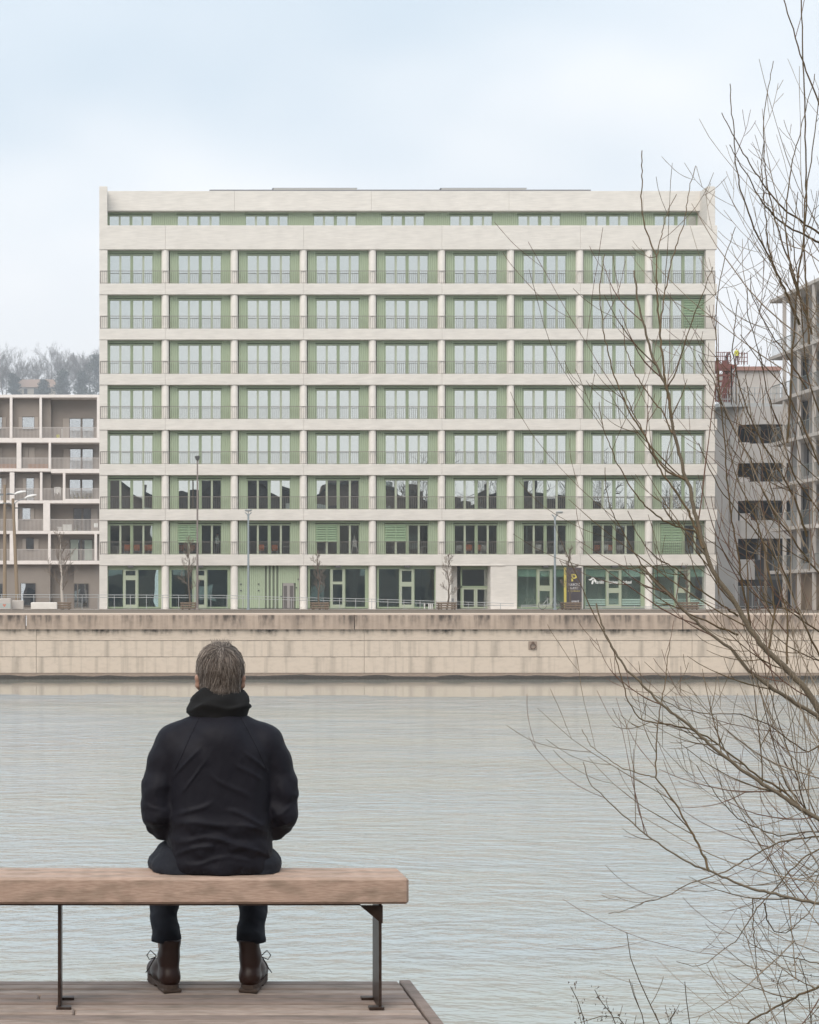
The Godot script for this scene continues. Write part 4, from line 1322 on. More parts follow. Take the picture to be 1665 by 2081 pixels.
# ---------------------------------------------------------------- the slab and column block at the right edge
func slab_block() -> void:
	var o := thing("slab_block", "tall concrete frame block with projecting slabs at the right edge", "building")
	var X := 47.45
	var ra := mt("raw_concrete")
	var ys := [608.0, 724.0, 813.6, 900.0, 986.0, 1074.0, 1160.0]
	for k in ys.size():
		var y := oy(ys[k])
		bb(o, "floor_slab", Vector3(X, y - 0.24, -120.4), Vector3(X + 9.0, y, -110.2), ra, 0.015)
		# set-back wall with its dark windows
		var yb := oy(ys[k + 1]) if k < 6 else 4.12
		var st := y - 0.24 - yb
		if k == 6:
			bb(o, "hoarding", Vector3(X + 0.7, yb, -117.5), Vector3(X + 0.8, y - 0.3, -110.2), mt("hoarding"))
			continue
		for j in 3:
			var z := -119.9 + j * 2.75
			bb(o, "wall_panel", Vector3(X + 1.5, yb, z), Vector3(X + 1.75, y - 0.24, z + (1.15 if (j + k) % 3 else 1.9)), mt("parking_concrete"))
			bb(o, "spandrel", Vector3(X + 1.55, yb, z + 1.15), Vector3(X + 1.75, yb + 0.5 * ((j * 7 + k) % 2), z + 2.75), mt("parking_concrete"))
		bb(o, "glazing", Vector3(X + 1.82, yb, -120.0), Vector3(X + 1.9, y - 0.25, -110.3), mt("slab_glass_dark"))
		var m := Mb.new()
		m.bar(Vector3(X + 0.12, yb + 1.02, -120.2), Vector3(X + 0.12, yb + 1.02, -110.3), 0.05)
		for i in 45: m.bar(Vector3(X + 0.12, yb, -120.2 + i * 0.22), Vector3(X + 0.12, yb + 1.0, -120.2 + i * 0.22), 0.018)
		var r := fin(o, "balcony_railing", m, mt("slab_rail", 0.20, 0.22, 0.21, 0.5))
	bb(o, "end_wall", Vector3(X + 1.5, 4.1, -120.35), Vector3(X + 8.9, oy(608) - 0.26, -120.1), mt("parking_concrete"))
	for j in 4:
		var z := -118.1 + 2.52 * j
		for k in 7:
			var yt := oy(ys[k]) - 0.242
			var yb := oy(ys[k + 1]) + 0.002 if k < 6 else 4.1
			bb(o, "column", Vector3(X + 0.06, yb, z - 0.1), Vector3(X + 0.26, yt, z + 0.1), ra)
	bb(o, "awning", Vector3(X - 0.9, oy(1078) - 0.25, -111.5), Vector3(X, oy(1078), -110.4), ra)
	# fencing and clutter at the foot
	var g := thing("site_fence", "grey mesh site fence panels before the dark bay of the parking building", "fence")
	for i in 5:
		var m := Mb.new()
		var a := at(1502 + i * 13.5, 1236.5, 128.0 + (i % 2) * 0.2)
		var b := at(1515 + i * 13.5, 1236.5, 128.0 + (i % 2) * 0.2)
		for q in [a, b]: m.bar(q, q + Vector3(0, 1.75, 0), 0.05)
		m.bar(a + Vector3(0, 1.7, 0), b + Vector3(0, 1.7, 0), 0.05)
		m.bar(a + Vector3(0, 0.15, 0), b + Vector3(0, 0.15, 0), 0.05)
		for k in range(1, 6): m.bar(a.lerp(b, k / 6.0), a.lerp(b, k / 6.0) + Vector3(0, 1.7, 0), 0.012)
		var pn := fin(g, "fence_panel", m, mt("galvanised"))
		bb(pn, "windbreak", a + Vector3(0.03, 0.2, -0.06), b + Vector3(-0.03, 1.66, -0.05), mt("windbreak_grey", 0.10, 0.10, 0.105, 0.9))
	bb(g, "post", at(1556, 1236.5, 127.0) - Vector3(0.09, 0, 0.09), at(1556, 1100, 127.0) + Vector3(0.09, 0, 0.09), mt("pole_wood"))

# ---------------------------------------------------------------- trees without leaves
func bare_tree(seed_: int, h: float, spread: float, levels: int, base_r: float, first := 0.25, up := 0.55, thin := 0.004) -> Array:   # [trunk, twigs]
	var g := RandomNumberGenerator.new()
	g.seed = seed_
	var tr := Mb.new()
	var tw := Mb.new()
	var pts := []
	var rs := []
	var n := 9
	var p := Vector3.ZERO
	for i in n + 1:
		pts.append(p)
		rs.append(base_r * (1.0 - 0.86 * float(i) / n))
		p += Vector3(g.randf_range(-0.02, 0.02) * h, h / n, g.randf_range(-0.02, 0.02) * h)
	tr.tube(pts, rs, 7)
	var stack := []
	var nb := int(11 + spread * 3)
	for i in nb:
		var t := lerpf(first, 0.97, pow(float(i) / nb, 0.9))
		var q: Vector3 = (pts[int(t * n)] as Vector3).lerp(pts[mini(int(t * n) + 1, n)], t * n - int(t * n))
		var a := i * 2.4 + g.randf()
		var dir := Vector3(cos(a), up + 0.5 * t, sin(a)).normalized()
		stack.append([q, dir, h * spread * lerpf(0.42, 0.16, t) * g.randf_range(0.75, 1.15), base_r * lerpf(0.34, 0.12, t), levels])
	while stack.size():
		var s: Array = stack.pop_back()
		var q: Vector3 = s[0]
		var dir: Vector3 = s[1]
		var ln: float = s[2]
		var pp := [q]
		var rr := [s[3]]
		var m := 4
		for i in m:
			dir = (dir + Vector3(g.randf_range(-0.22, 0.22), 0.12, g.randf_range(-0.22, 0.22))).normalized()
			q += dir * ln / m
			pp.append(q)
			rr.append(s[3] * (1.0 - 0.75 * (i + 1) / m))
			if s[4] > 0:
				for c in (2 if s[4] > 1 else 1 + g.randi() % 2):
					var side := dir.cross(Vector3(g.randf_range(-1, 1), g.randf_range(-0.4, 1), g.randf_range(-1, 1))).normalized()
					stack.append([q, (dir * 0.75 + side * 0.75 + Vector3.UP * 0.15).normalized(), ln * g.randf_range(0.35, 0.6), rr[-1] * 0.6, s[4] - 1])
		for e in rr.size(): rr[e] = maxf(rr[e], thin)
		tw.tube(pp, rr, 3, false)
	return [tr, tw]

func hill() -> void:
	var m := Mb.new()
	var n := noise(0.02, 3, 81)
	var xs := 60
	var zs := 16
	var f := func(i, j):
		var x: float = -470.0 + 760.0 * i / xs
		var z: float = -590.0 - 600.0 * j / zs
		var t := smoothstep(0.0, 1.0, float(j) / zs)
		return Vector3(x, 3.9 + 142.0 * t * smoothstep(270, 36, x) * (1.0 + 0.14 * n.get_noise_2d(x, z)), z)
	for i in xs:
		for j in zs: m.quad(f.call(i, j), f.call(i + 1, j), f.call(i + 1, j + 1), f.call(i, j + 1))
	var o := fin(self, "hill", m, mt("hill_green"))
	struct(o)
	var hs := thing("hill_house", "pale low house with tiled roof among the trees on the hill", "house")
	var d := 1062.0
	var a := at(33, 804, d)
	var b := at(113, 787, d)
	bb(hs, "wall", Vector3(a.x, a.y - 9, -d - 14), Vector3(b.x, b.y, -d), mt("house_wall", 0.45, 0.40, 0.33, 0.9))
	var r := Mb.new()
	var rt := sy(771.5, d)
	r.prism([Vector2(a.x - 0.9, b.y - 0.1), Vector2(b.x + 0.9, b.y - 0.1), Vector2(b.x - 0.3, rt), Vector2(a.x + 3.0, rt)], -d - 15, -d + 1.2)
	fin(hs, "roof", r, mt("house_roof", 0.50, 0.36, 0.28, 0.9))
	for i in 3: bb(hs, "window", Vector3(a.x + 5.0 + i * 6.5, a.y + 1.0, -d - 0.05), Vector3(a.x + 7.2 + i * 6.5, b.y - 1.0, -d + 0.05), mt("dark_void"))
	# trees: [x, base y, top y, kind, depth, spread, label]
	var k := 0
	var tr := [[6.0, 812.0, 735.0, 0, 585.0, 1.0, "large bare dark tree at the left edge of the hilltop"], [-14.0, 812.0, 740.0, 0, 592.0, 1.0, "bare tree leaving the photo at the left edge of the hill"], [28.0, 812.0, 758.0, 1, 580.0, 0.9, "dark evergreen left of the hill house"], [48.0, 806.0, 752.0, 0, 612.0, 0.8, "thin pale bare tree behind the hill house roof"],
		[76.0, 806.0, 748.0, 0, 622.0, 0.9, "thin bare tree above the middle of the hill house"], [104.0, 806.0, 732.0, 0, 606.0, 1.0, "tallest bare tree right of the hill house"], [126.0, 812.0, 752.0, 1, 584.0, 1.1, "broad dark evergreen at the right end of the hill house"], [136.0, 806.0, 744.0, 0, 604.0, 1.0, "round bare tree behind the broad evergreen"],
		[158.0, 806.0, 738.0, 0, 608.0, 1.0, "wide bare tree between the two hill evergreens"], [168.0, 812.0, 756.0, 1, 582.0, 1.1, "low dark evergreen left of the office block's edge"], [184.0, 808.0, 742.0, 0, 600.0, 1.0, "bare tree close to the office block's left edge"], [197.0, 812.0, 718.0, 1, 590.0, 1.0, "tall dark evergreen partly behind the office block"], [14.0, 808.0, 760.0, 0, 606.0, 0.9, "small bare tree behind the left hilltop tree"], [216.0, 808.0, 730.0, 0, 598.0, 1.0, "bare tree mostly hidden behind the office block"], [90.0, 812.0, 772.0, 1, 578.0, 1.2, "low dark shrub in front of the hill house wall"]]
	for q in tr:
		q[4] *= 1.8
		var p := at(q[0], q[1], q[4])
		var h := sy(q[2], q[4]) - p.y
		var t := thing("hill_tree", q[6], "tree", "trees on the hill", p)
		if q[3] == 0:
			var two := bare_tree(300 + k, h, 1.9 * q[5], 3, h * 0.022, 0.10, 0.35, 0.022)
			fin(t, "trunk", two[0], mt("bark_far"))
			stuff(fin(t, "crown", two[1], mt("twig_haze")))
		else:
			var g := Mb.new()
			g.tube([Vector3.ZERO, Vector3(0, h * 0.9, 0)], [0.3, 0.06], 6)
			fin(t, "trunk", g, mt("bark_far"))
			var lf := Mb.new()
			for cl in 15:
				var u := 0.12 + 0.86 * (cl + rng.randf() * 0.6) / 15.0
				var an := rng.randf() * TAU
				var off: float = h * 0.26 * q[5] * (1.0 - u * 0.75) * rng.randf_range(0.5, 1.15)
				var cc := Vector3(cos(an) * off, h * u, sin(an) * off)
				var cr: float = h * rng.randf_range(0.13, 0.21) * q[5] * (1.0 - 0.35 * u)
				for i in 230:
					var dv: Vector3 = Vector3(rng.randfn(), rng.randfn() * 0.6, rng.randfn()) * 0.55 * cr
					var e := Vector3(rng.randf_range(-1, 1), rng.randf_range(-0.5, 0.5), rng.randf_range(-1, 1)) * 1.3
					var e2 := Vector3(rng.randf_range(-1, 1), rng.randf_range(-1, 0.4), rng.randf_range(-1, 1)) * 1.1
					lf.tri(cc + dv, cc + dv + e, cc + dv + e2)
			stuff(fin(t, "crown", lf, mt("needles")))
		k += 1

# ---------------------------------------------------------------- what stands behind the camera and shows in the windows
func behind_the_camera() -> void:
	var defs := [[-60.0, -22.0, 22.0, 17.0, 22.0, "brick_far", "long dark brick hall across the street behind the viewpoint"], [-20.0, 6.0, 32.0, 22.0, 27.5, "brick_far", "tall dark gabled hall mirrored in the first window bay"], [8.0, 30.0, 30.0, 21.0, 25.5, "roof_far", "dark gabled hall mirrored in the second and third window bays"], [31.0, 52.0, 34.0, 21.5, 25.0, "brick_far", "brown gabled hall mirrored in the middle window bays"], [53.0, 78.0, 34.0, 20.5, 23.5, "roof_far", "low dark hall mirrored right of the middle window bays"], [79.0, 130.0, 60.0, 17.0, 21.0, "brick_far", "distant dark building mirrored behind the bare trees"]]
	var k := 0
	for q in defs:
		var o := thing("gabled_hall", q[6], "building", "", Vector3(0, 2.8, q[2]))
		var w := Mb.new()
		w.prism([Vector2(q[0], 0), Vector2(q[1], 0), Vector2(q[1], q[3] - 2.8), Vector2((q[0] + q[1]) / 2, q[4] - 2.8), Vector2(q[0], q[3] - 2.8)], 0.0, 24.0)
		fin(o, "wall", w, mt(q[5]))
		for i in 5:       # stacks, vents and dormers break the roofline
			var cx: float = lerpf(q[0], q[1], 0.12 + 0.19 * i + rng.randf_range(-0.04, 0.04))
			var ry: float = lerpf(q[4], q[3], absf(cx - (q[0] + q[1]) / 2) / ((q[1] - q[0]) / 2)) - 2.8
			var cw := rng.randf_range(0.4, 1.8)
			bb(o, "roof_stack", Vector3(cx - cw, ry - 1.5, 2.0), Vector3(cx + cw, ry + rng.randf_range(0.8, 2.2), 4.5), mt("pale_far") if i == k % 5 else mt(q[5]), 0.05)
		var r := Mb.new()
		var mid := Vector3((q[0] + q[1]) / 2, q[4] - 2.6, 12)
		for s in [0, 1]:
			var e := Vector3(q[s] + (0.5 if s else -0.5), q[3] - 2.9, 12)
			var t := (mid - e)
			var x := t.normalized()
			r.box((mid + e) / 2, Vector3(t.length() + 0.4, 0.3, 25.4), Basis(x, Vector3.BACK.cross(x), Vector3.BACK))
		fin(o, "roof", r, mt("roof_far"))
		var n := int((q[1] - q[0]) / 4.0)
		for i in n:
			for s in 4:
				if (i * 3 + s + k) % 4 == 0: continue
				var wx: float = q[0] + (i + 0.5) * (q[1] - q[0]) / n
				bb(o, "window", Vector3(wx - 1.2, 2.2 + s * 4.2, -0.06), Vector3(wx + 1.2, 4.8 + s * 4.2, 0.02), mt("pale_far") if (i + s + k) % 3 == 0 else mt("dark_void"))
		k += 1
	for i in 12:
		var h := 18.0 + 2.6 * sin(i * 2.1)
		var two := bare_tree(700 + i, h, 1.3, 2, 0.2, 0.25, 0.6, 0.02)
		var t := thing("bank_tree", "%s bare tree from the left in the row behind the viewpoint" % ["first", "second", "third", "fourth", "fifth", "sixth", "seventh", "eighth", "ninth", "tenth", "eleventh", "twelfth"][i], "tree", "bare trees behind the viewpoint", Vector3(44 + i * 4.6, 2.8, 18 + 3 * (i % 3)))
		fin(t, "trunk", two[0], mt("bark_far"))
		stuff(fin(t, "crown", two[1], mt("twig_haze")))
# ---------------------------------------------------------------- the promenade on the far quay
func qy(z: float) -> float: return 3.97 + (z - 99.3) / 19.7 * 0.165

func promenade() -> void:
	var d := 117.6
	var g0 := qy(d)
	# young street trees in timber planters
	var trees := [[127.0, 1088.0, 1.0, "slender white-barked young tree in front of the housing block", 1, " by the long barrier"], [385.0, 1092.0, 0.8, "young bare tree beside the tall lamp post", 0, " beside the tall lamp"], [650.0, 1125.0, 0.75, "young bare tree in front of the fourth shopfront from the left", 0, " at the fourth shopfront"], [908.0, 1126.0, 0.8, "young bare tree in front of the concrete porch", 0, " at the porch"], [1160.0, 1112.0, 0.7, "thin young bare tree in front of the parking sign", 0, " under the parking sign"], [1398.0, 1150.0, 0.6, "small young bare tree before the rightmost shopfront", 0, " at the rightmost shopfront"]]
	var k := 0
	for q in trees:
		var p := Vector3(sx(q[0], d), g0, -d)
		var h := sy(q[1], d) - g0
		var two := bare_tree(40 + k, h, 0.70 * q[2], 2, 0.13 if q[4] else 0.075, 0.25, 0.75, 0.008)
		var t := thing("street_tree", q[3], "tree", "young trees along the far quay", p)
		fin(t, "trunk", two[0], mt("bark_birch") if q[4] else mt("bark_far"))
		stuff(fin(t, "crown", two[1], mt("twig_street", 0.23, 0.185, 0.15, 0.9)))
		var b := thing("tree_planter", "timber planter at the foot of the " + (q[3] as String).get_slice(" in front", 0).get_slice(" before", 0).get_slice(" beside", 0) + q[5], "planter", "timber planters round the street trees", p)
		for s in 3:
			var hh := 0.10 + 0.17 * s
			for r in 4:
				var c := Vector3(0.54 if r == 0 else (-0.54 if r == 1 else 0.0), hh + (0.02 if r > 1 else 0.0), 0.54 if r == 2 else (-0.54 if r == 3 else 0.0))
				var e := Vector3(0.07, 0.12, 1.0) if r < 2 else Vector3(1.25, 0.12, 0.07)
				bb(b, "plank", c - e / 2, c + e / 2, mt("planter_wood"), 0.012)
		for r in 4:
			var c := Vector3(0.47 if r & 1 else -0.47, 0.24, 0.47 if r & 2 else -0.47)
			bb(b, "post", c - Vector3(0.045, 0.24, 0.045), c + Vector3(0.045, 0.26, 0.045), mt("planter_wood"))
		k += 1
	# lamp posts
	var dl := 116.6
	var gl := qy(dl)
	var t := thing("tall_lamp_post", "tall thin grey brown lamp post in front of the second window bay", "lamp post", "", Vector3(sx(401.5, dl), gl, -dl))
	var h := sy(929, dl) - gl
	var m := Mb.new()
	m.tube([Vector3(0, 0, 0), Vector3(0, h * 0.5, 0), Vector3(0, h, 0)], [0.085, 0.07, 0.05], 10)
	m.lathe(Vector3.ZERO, [[0.15, 0.0], [0.15, 0.05], [0.09, 0.1]], 12)
	fin(t, "pole", m, mt("pole_brown", 0.22, 0.185, 0.17, 0.6))
	m = Mb.new()
	m.lathe(Vector3(0, h - 0.25, 0), [[0.05, 0.0], [0.13, 0.08], [0.16, 0.2], [0.19, 0.3], [0.05, 0.36], [0.0, 0.37]], 12)
	for i in 4: m.bar(Vector3(0, h - 0.3, 0), Vector3(0.17 * cos(i * TAU / 4), h + 0.02, 0.17 * sin(i * TAU / 4)), 0.025)
	fin(t, "lamp_head", m, mt("dark_metal"))
	for q in [[505.0, 1035.0, 0.0, "blue grey lamp post with forked head before the boarded bay"], [1128.0, 1039.0, 0.32, "blue grey lamp post with tilted disc head left of the parking sign"]]:
		t = thing("lamp_post", q[3], "lamp post", "lamp posts with disc heads", Vector3(sx(q[0], dl), gl, -dl))
		h = sy(q[1], dl) - gl
		m = Mb.new()
		m.tube([Vector3(0, 0, 0), Vector3(0, h - 0.5, 0)], [0.085, 0.065], 10)
		m.lathe(Vector3.ZERO, [[0.16, 0.0], [0.16, 0.04], [0.1, 0.08]], 12)
		fin(t, "pole", m, mt("lamp_grey"))
		m = Mb.new()
		m.tube([Vector3(0, h - 0.55, 0), Vector3(-0.06, h - 0.38, 0), Vector3(-0.22, h - 0.22, 0)], [0.045, 0.04, 0.035], 6)
		m.tube([Vector3(0, h - 0.55, 0), Vector3(0.06, h - 0.38, 0), Vector3(0.22, h - 0.22, 0)], [0.045, 0.04, 0.035], 6)
		m.tube([Vector3(0, h - 0.55, 0), Vector3(q[2] * 0.5, h - 0.1, 0)], [0.03, 0.03], 6)
		fin(t, "fork", m, mt("lamp_grey"))
		m = Mb.new()
		m.lathe(Vector3(q[2], h - 0.16, 0), [[0.0, 0.0], [0.2, 0.02], [0.26, 0.07], [0.24, 0.13], [0.08, 0.18], [0.0, 0.19]], 18)
		fin(t, "lamp_head", m, mt("lamp_head_grey", 0.36, 0.38, 0.38, 0.5))
	# two old timber poles with arm lamps at the left edge
	var dp := 119.0
	for q in [[10.0, 985.0, 10.0, "straight old timber pole with crossed lamp arms at the left edge"], [36.0, 1013.0, 26.5, "leaning old timber pole with two white lamp heads near the left edge"]]:
		t = thing("timber_pole", q[3], "utility pole", "", Vector3(sx(q[0], dp), qy(dp), -dp))
		var top := Vector3(sx(q[2], dp) - sx(q[0], dp), sy(q[1], dp) - qy(dp), 0)
		m = Mb.new()
		m.tube([Vector3.ZERO, top * 0.5, top], [0.15, 0.125, 0.10], 9)
		fin(t, "pole", m, mt("pole_wood"))
		var wht := mt("lamp_white", 0.75, 0.74, 0.72, 0.4)
		var arms := [[Vector3(0.0, -0.75, 0), Vector3(-0.95, -1.1, 0.1), 0.0], [Vector3(0.0, -0.75, 0), Vector3(0.7, -0.7, 0.2), 0.2]] if q[0] == 10.0 else [[Vector3(0, -0.5, 0), Vector3(0.85, 0.0, 0.1), 0.25], [Vector3(0, -0.5, 0), Vector3(-0.75, -0.35, 0.1), 0.0]]
		for a in arms:
			m = Mb.new()
			m.tube([top + a[0], top + (a[0] as Vector3).lerp(a[1], 0.35) + Vector3(0, 0.12, 0), top + a[1]], [0.035, 0.03, 0.03], 6)
			fin(t, "lamp_arm", m, mt("lamp_grey"))
			m = Mb.new()
			var e: Vector3 = top + a[1]
			var s := 1.0 if (a[1] as Vector3).x > 0 else -1.0
			m.tube([e, e + Vector3(0.2 * s, 0.03 + 0.3 * a[2], 0), e + Vector3(0.5 * s, 0.05 + 0.5 * a[2], 0), e + Vector3(0.85 * s, 0.04 + 0.8 * a[2], 0)], [0.04, 0.10, 0.12, 0.05], 8)
			fin(t, "lamp_head", m, wht)
		bb(t, "crossbar", top + Vector3(-0.7, -0.72, -0.12), top + Vector3(0.7, -0.64, -0.06), mt("dark_metal"))
	# the metal railing along the ramp
	t = thing("ramp_railing", "galvanised two-rail railing along the ramp in front of the shopfronts", "railing")
	var dr := 118.3
	var runs := [[[-30.0, 1208.0], [457.0, 1210.0], [600.0, 1214.5], [740.0, 1217.0], [880.0, 1221.5], [1045.0, 1226.5]], [[1060.0, 1230.5], [1110.0, 1229.0], [1145.0, 1228.0]], [[1190.0, 1232.5], [1320.0, 1233.0], [1435.0, 1233.0]]]
	for run in runs:
		for gap in [0.0, 5.0]:
			m = Mb.new()
			var pts := []
			var rr := []
			for q in run:
				pts.append(at(q[0], q[1] + gap * (0.6 if run[0][0] > 1050 else 1.0), dr))
				rr.append(0.024)
			m.tube(pts, rr, 6)
			fin(t, "rail", m, mt("galvanised"))
	var px := -29.0
	while px < 1050:
		var yy := 1208.0
		for i in 5:
			if px >= runs[0][i][0]: yy = lerpf(runs[0][i][1], runs[0][i + 1][1], (px - runs[0][i][0]) / (runs[0][i + 1][0] - runs[0][i][0]))
		m = Mb.new()
		var b := at(px, yy, dr)
		m.tube([Vector3(b.x, qy(dr) - 0.05, b.z), b], [0.024, 0.024], 6)
		fin(t, "post", m, mt("galvanised"))
		px += 32.7
	for q in [1060.0, 1100.0, 1190.0, 1222.0, 1290.0, 1360.0, 1430.0]:
		m = Mb.new()
		var b := at(q, 1230.5, dr)
		m.tube([Vector3(b.x, qy(dr) - 0.05, b.z), b], [0.024, 0.024], 6)
		fin(t, "post", m, mt("galvanised"))
	# concrete barriers and blocks
	var db := 117.0
	var gb := qy(db)
	t = thing("concrete_barrier", "long pale concrete barrier beside the white-barked tree", "barrier", "", Vector3(sx(90, db), gb, -db))
	m = Mb.new()
	var bw := sx(116.5, db) - sx(63, db)
	m.bev(Vector3(0, 0.26, 0), Vector3(bw, 0.52, 0.45), 0.05)
	fin(t, "block", m, mt("column_concrete"))
	t = thing("concrete_block", "grey concrete block with faded paint at the left edge of the promenade", "barrier", "", Vector3(sx(8, db), gb, -db))
	m = Mb.new()
	m.bev(Vector3(-0.1, 0.40, 0), Vector3(1.25, 0.80, 0.5), 0.04)
	fin(t, "block", m, mt("raw_concrete"))
	m = Mb.new()
	m.box(Vector3(-0.1, 0.28, 0.252), Vector3(1.18, 0.34, 0.006))
	fin(t, "painted_band", m, mt("paint_blue", 0.42, 0.46, 0.44, 0.8))
	m = Mb.new()
	m.lathe(Vector3.ZERO, [[0.11, -0.003], [0.11, 0.003]], 14)
	m.prism([Vector2(-0.13, 0.03), Vector2(0, -0.15), Vector2(0.13, 0.03), Vector2(0.07, 0.10), Vector2(0, 0.05), Vector2(-0.07, 0.10)], 0.257, 0.263)
	put(t, "painted_heart", m.mesh(mt("paint_red", 0.55, 0.22, 0.16, 0.8)), null, Vector3(0.06, 0.32, 0.0))
	t = thing("concrete_block", "low concrete block between the painted block and the long barrier", "barrier", "", Vector3(sx(37, db + 0.8), gb, -db - 0.8))
	m = Mb.new()
	m.bev(Vector3(0, 0.33, 0), Vector3(0.82, 0.66, 0.5), 0.04)
	fin(t, "block", m, mt("raw_concrete"))
	# the parking sign
	var ds := 118.6
	var a := at(1146.8, 1237.5, ds)
	var b2 := at(1182.0, 1153.5, ds)
	t = thing("parking_sign", "tall dark grey parking sign with yellow P and yellow edge", "sign", "", Vector3((a.x + b2.x) / 2, a.y, -ds))
	var w := b2.x - a.x
	var hh := b2.y - a.y
	bb(t, "panel", Vector3(-w / 2 + 0.145, 0, -0.09), Vector3(w / 2, hh, 0.09), mt("sign_dark", 0.085, 0.072, 0.078, 0.6), 0.01)
	bb(t, "edge", Vector3(-w / 2, 0, -0.088), Vector3(-w / 2 + 0.143, hh, 0.088), mt("sign_yellow", 0.72, 0.60, 0.14, 0.6), 0.01)
	var lx := func(px_: float) -> float: return sx(px_, ds) - (a.x + b2.x) / 2
	var ly := func(py_: float) -> float: return sy(py_, ds) - a.y
	letter(t, "P", lx.call(1160.5), lx.call(1172.5), ly.call(1174.0), 0.53, 0.09, mt("sign_yellow"))
	var wh := mt("sign_white", 0.8, 0.78, 0.78, 0.6)
	letter(t, "MARCHÉ", lx.call(1153.5), lx.call(1178.5), ly.call(1187.3), 0.20, 0.09, wh, false, "Droid Serif")
	letter(t, "GARE", lx.call(1158.0), lx.call(1174.5), ly.call(1195.2), 0.155, 0.09, wh, false, "Droid Serif")
	letter(t, "Ouvert", lx.call(1157.0), lx.call(1176.0), ly.call(1222.0), 0.17, 0.09, wh, true)
	for i in 8: bb(t, "rule", Vector3(lx.call(1153.5 + i * 3.1), ly.call(1201.8), 0.09), Vector3(lx.call(1155.9 + i * 3.1), ly.call(1200.6), 0.094), mt("sign_yellow"))
	# a bicycle leaning by the lamp post
	t = thing("bicycle", "small bicycle parked at the foot of the lamp post left of the parking sign", "bicycle", "", Vector3(sx(1117, 117.4), qy(117.4), -117.4))
	for s in [-0.5, 0.5]:
		m = Mb.new()
		var pts := []
		var rr := []
		for i in 17:
			pts.append(Vector3(s + 0.3 * cos(TAU * i / 16), 0.32 + 0.3 * sin(TAU * i / 16), 0)); rr.append(0.02)
		m.tube(pts, rr, 5, false)
		for i in 6: m.bar(Vector3(s, 0.32, 0), Vector3(s + 0.3 * cos(TAU * i / 6), 0.32 + 0.3 * sin(TAU * i / 6), 0), 0.006)
		fin(t, "wheel", m, mt("dark_metal"))
	m = Mb.new()
	for q in [[-0.5, 0.32, -0.1, 0.32], [-0.1, 0.32, -0.18, 0.85], [-0.5, 0.32, -0.16, 0.75], [-0.1, 0.32, 0.38, 0.82], [-0.16, 0.75, 0.36, 0.78], [0.5, 0.32, 0.36, 0.98]]:
		m.bar(Vector3(q[0], q[1], 0), Vector3(q[2], q[3], 0), 0.035)
	fin(t, "frame", m, mt("galvanised"))
	bb(t, "saddle", Vector3(-0.3, 0.86, -0.06), Vector3(-0.05, 0.91, 0.06), mt("dark_metal"))
	bb(t, "handlebar", Vector3(0.32, 0.97, -0.25), Vector3(0.37, 1.0, 0.25), mt("dark_metal"))
	# white bollards by the fifth shopfront
	for i in 4:
		t = thing("bollard", ["leftmost of the four short pale bollards by the fifth shopfront", "second from left of the short pale bollards by the fifth shopfront", "third from left of the short pale bollards by the fifth shopfront", "rightmost of the four short pale bollards by the fifth shopfront"][i], "bollard", "short bollards before the fifth shopfront", Vector3(sx([863.0, 872.0, 875.5, 879.0][i], 118.8), qy(118.8), -118.8))
		m = Mb.new()
		m.lathe(Vector3.ZERO, [[0.05, 0.0], [0.05, 0.42], [0.0, 0.45]], 8)
		fin(t, "post", m, mt("white_paint"))

# ---------------------------------------------------------------- what can be made out through the first-floor windows
func chair(px: float, orange: bool, label: String, back: float) -> void:
	var d := ZB + back
	var t := thing("canteen_chair", label, "chair", "chairs in the first-floor rooms", Vector3(sx(px, d), oy(1127.0) - 0.1, -d))
	var m := Mb.new()
	m.bev(Vector3(0, 0.45, 0), Vector3(0.44, 0.05, 0.42), 0.02)
	fin(t, "seat", m, mt("orange_plastic") if orange else mt("white_plastic"))
	m = Mb.new()
	m.bev(Vector3(0, 0.68, 0.2), Vector3(0.44, 0.36, 0.04), 0.018, Basis(Vector3.RIGHT, 0.15))
	fin(t, "backrest", m, mt("orange_plastic") if orange else mt("white_plastic"))
	for i in 4:
		m = Mb.new()
		m.bar(Vector3(0.19 if i & 1 else -0.19, 0.43, 0.17 if i & 2 else -0.17), Vector3(0.22 if i & 1 else -0.22, 0, 0.21 if i & 2 else -0.21), 0.028)
		fin(t, "leg", m, mt("white_plastic"))
func table(px: float, label: String, back: float) -> void:
	var d := ZB + back
	var t := thing("canteen_table", label, "table", "tables in the first-floor rooms", Vector3(sx(px, d), oy(1127.0) - 0.1, -d))
	bb(t, "top", Vector3(-0.4, 0.72, -0.4), Vector3(0.4, 0.76, 0.4), mt("white_plastic"), 0.008)
	for i in 4:
		var c := Vector3(0.36 if i & 1 else -0.36, 0.36, 0.36 if i & 2 else -0.36)
		bb(t, "leg", c - Vector3(0.025, 0.36, 0.025), c + Vector3(0.025, 0.36, 0.025), mt("white_plastic"))

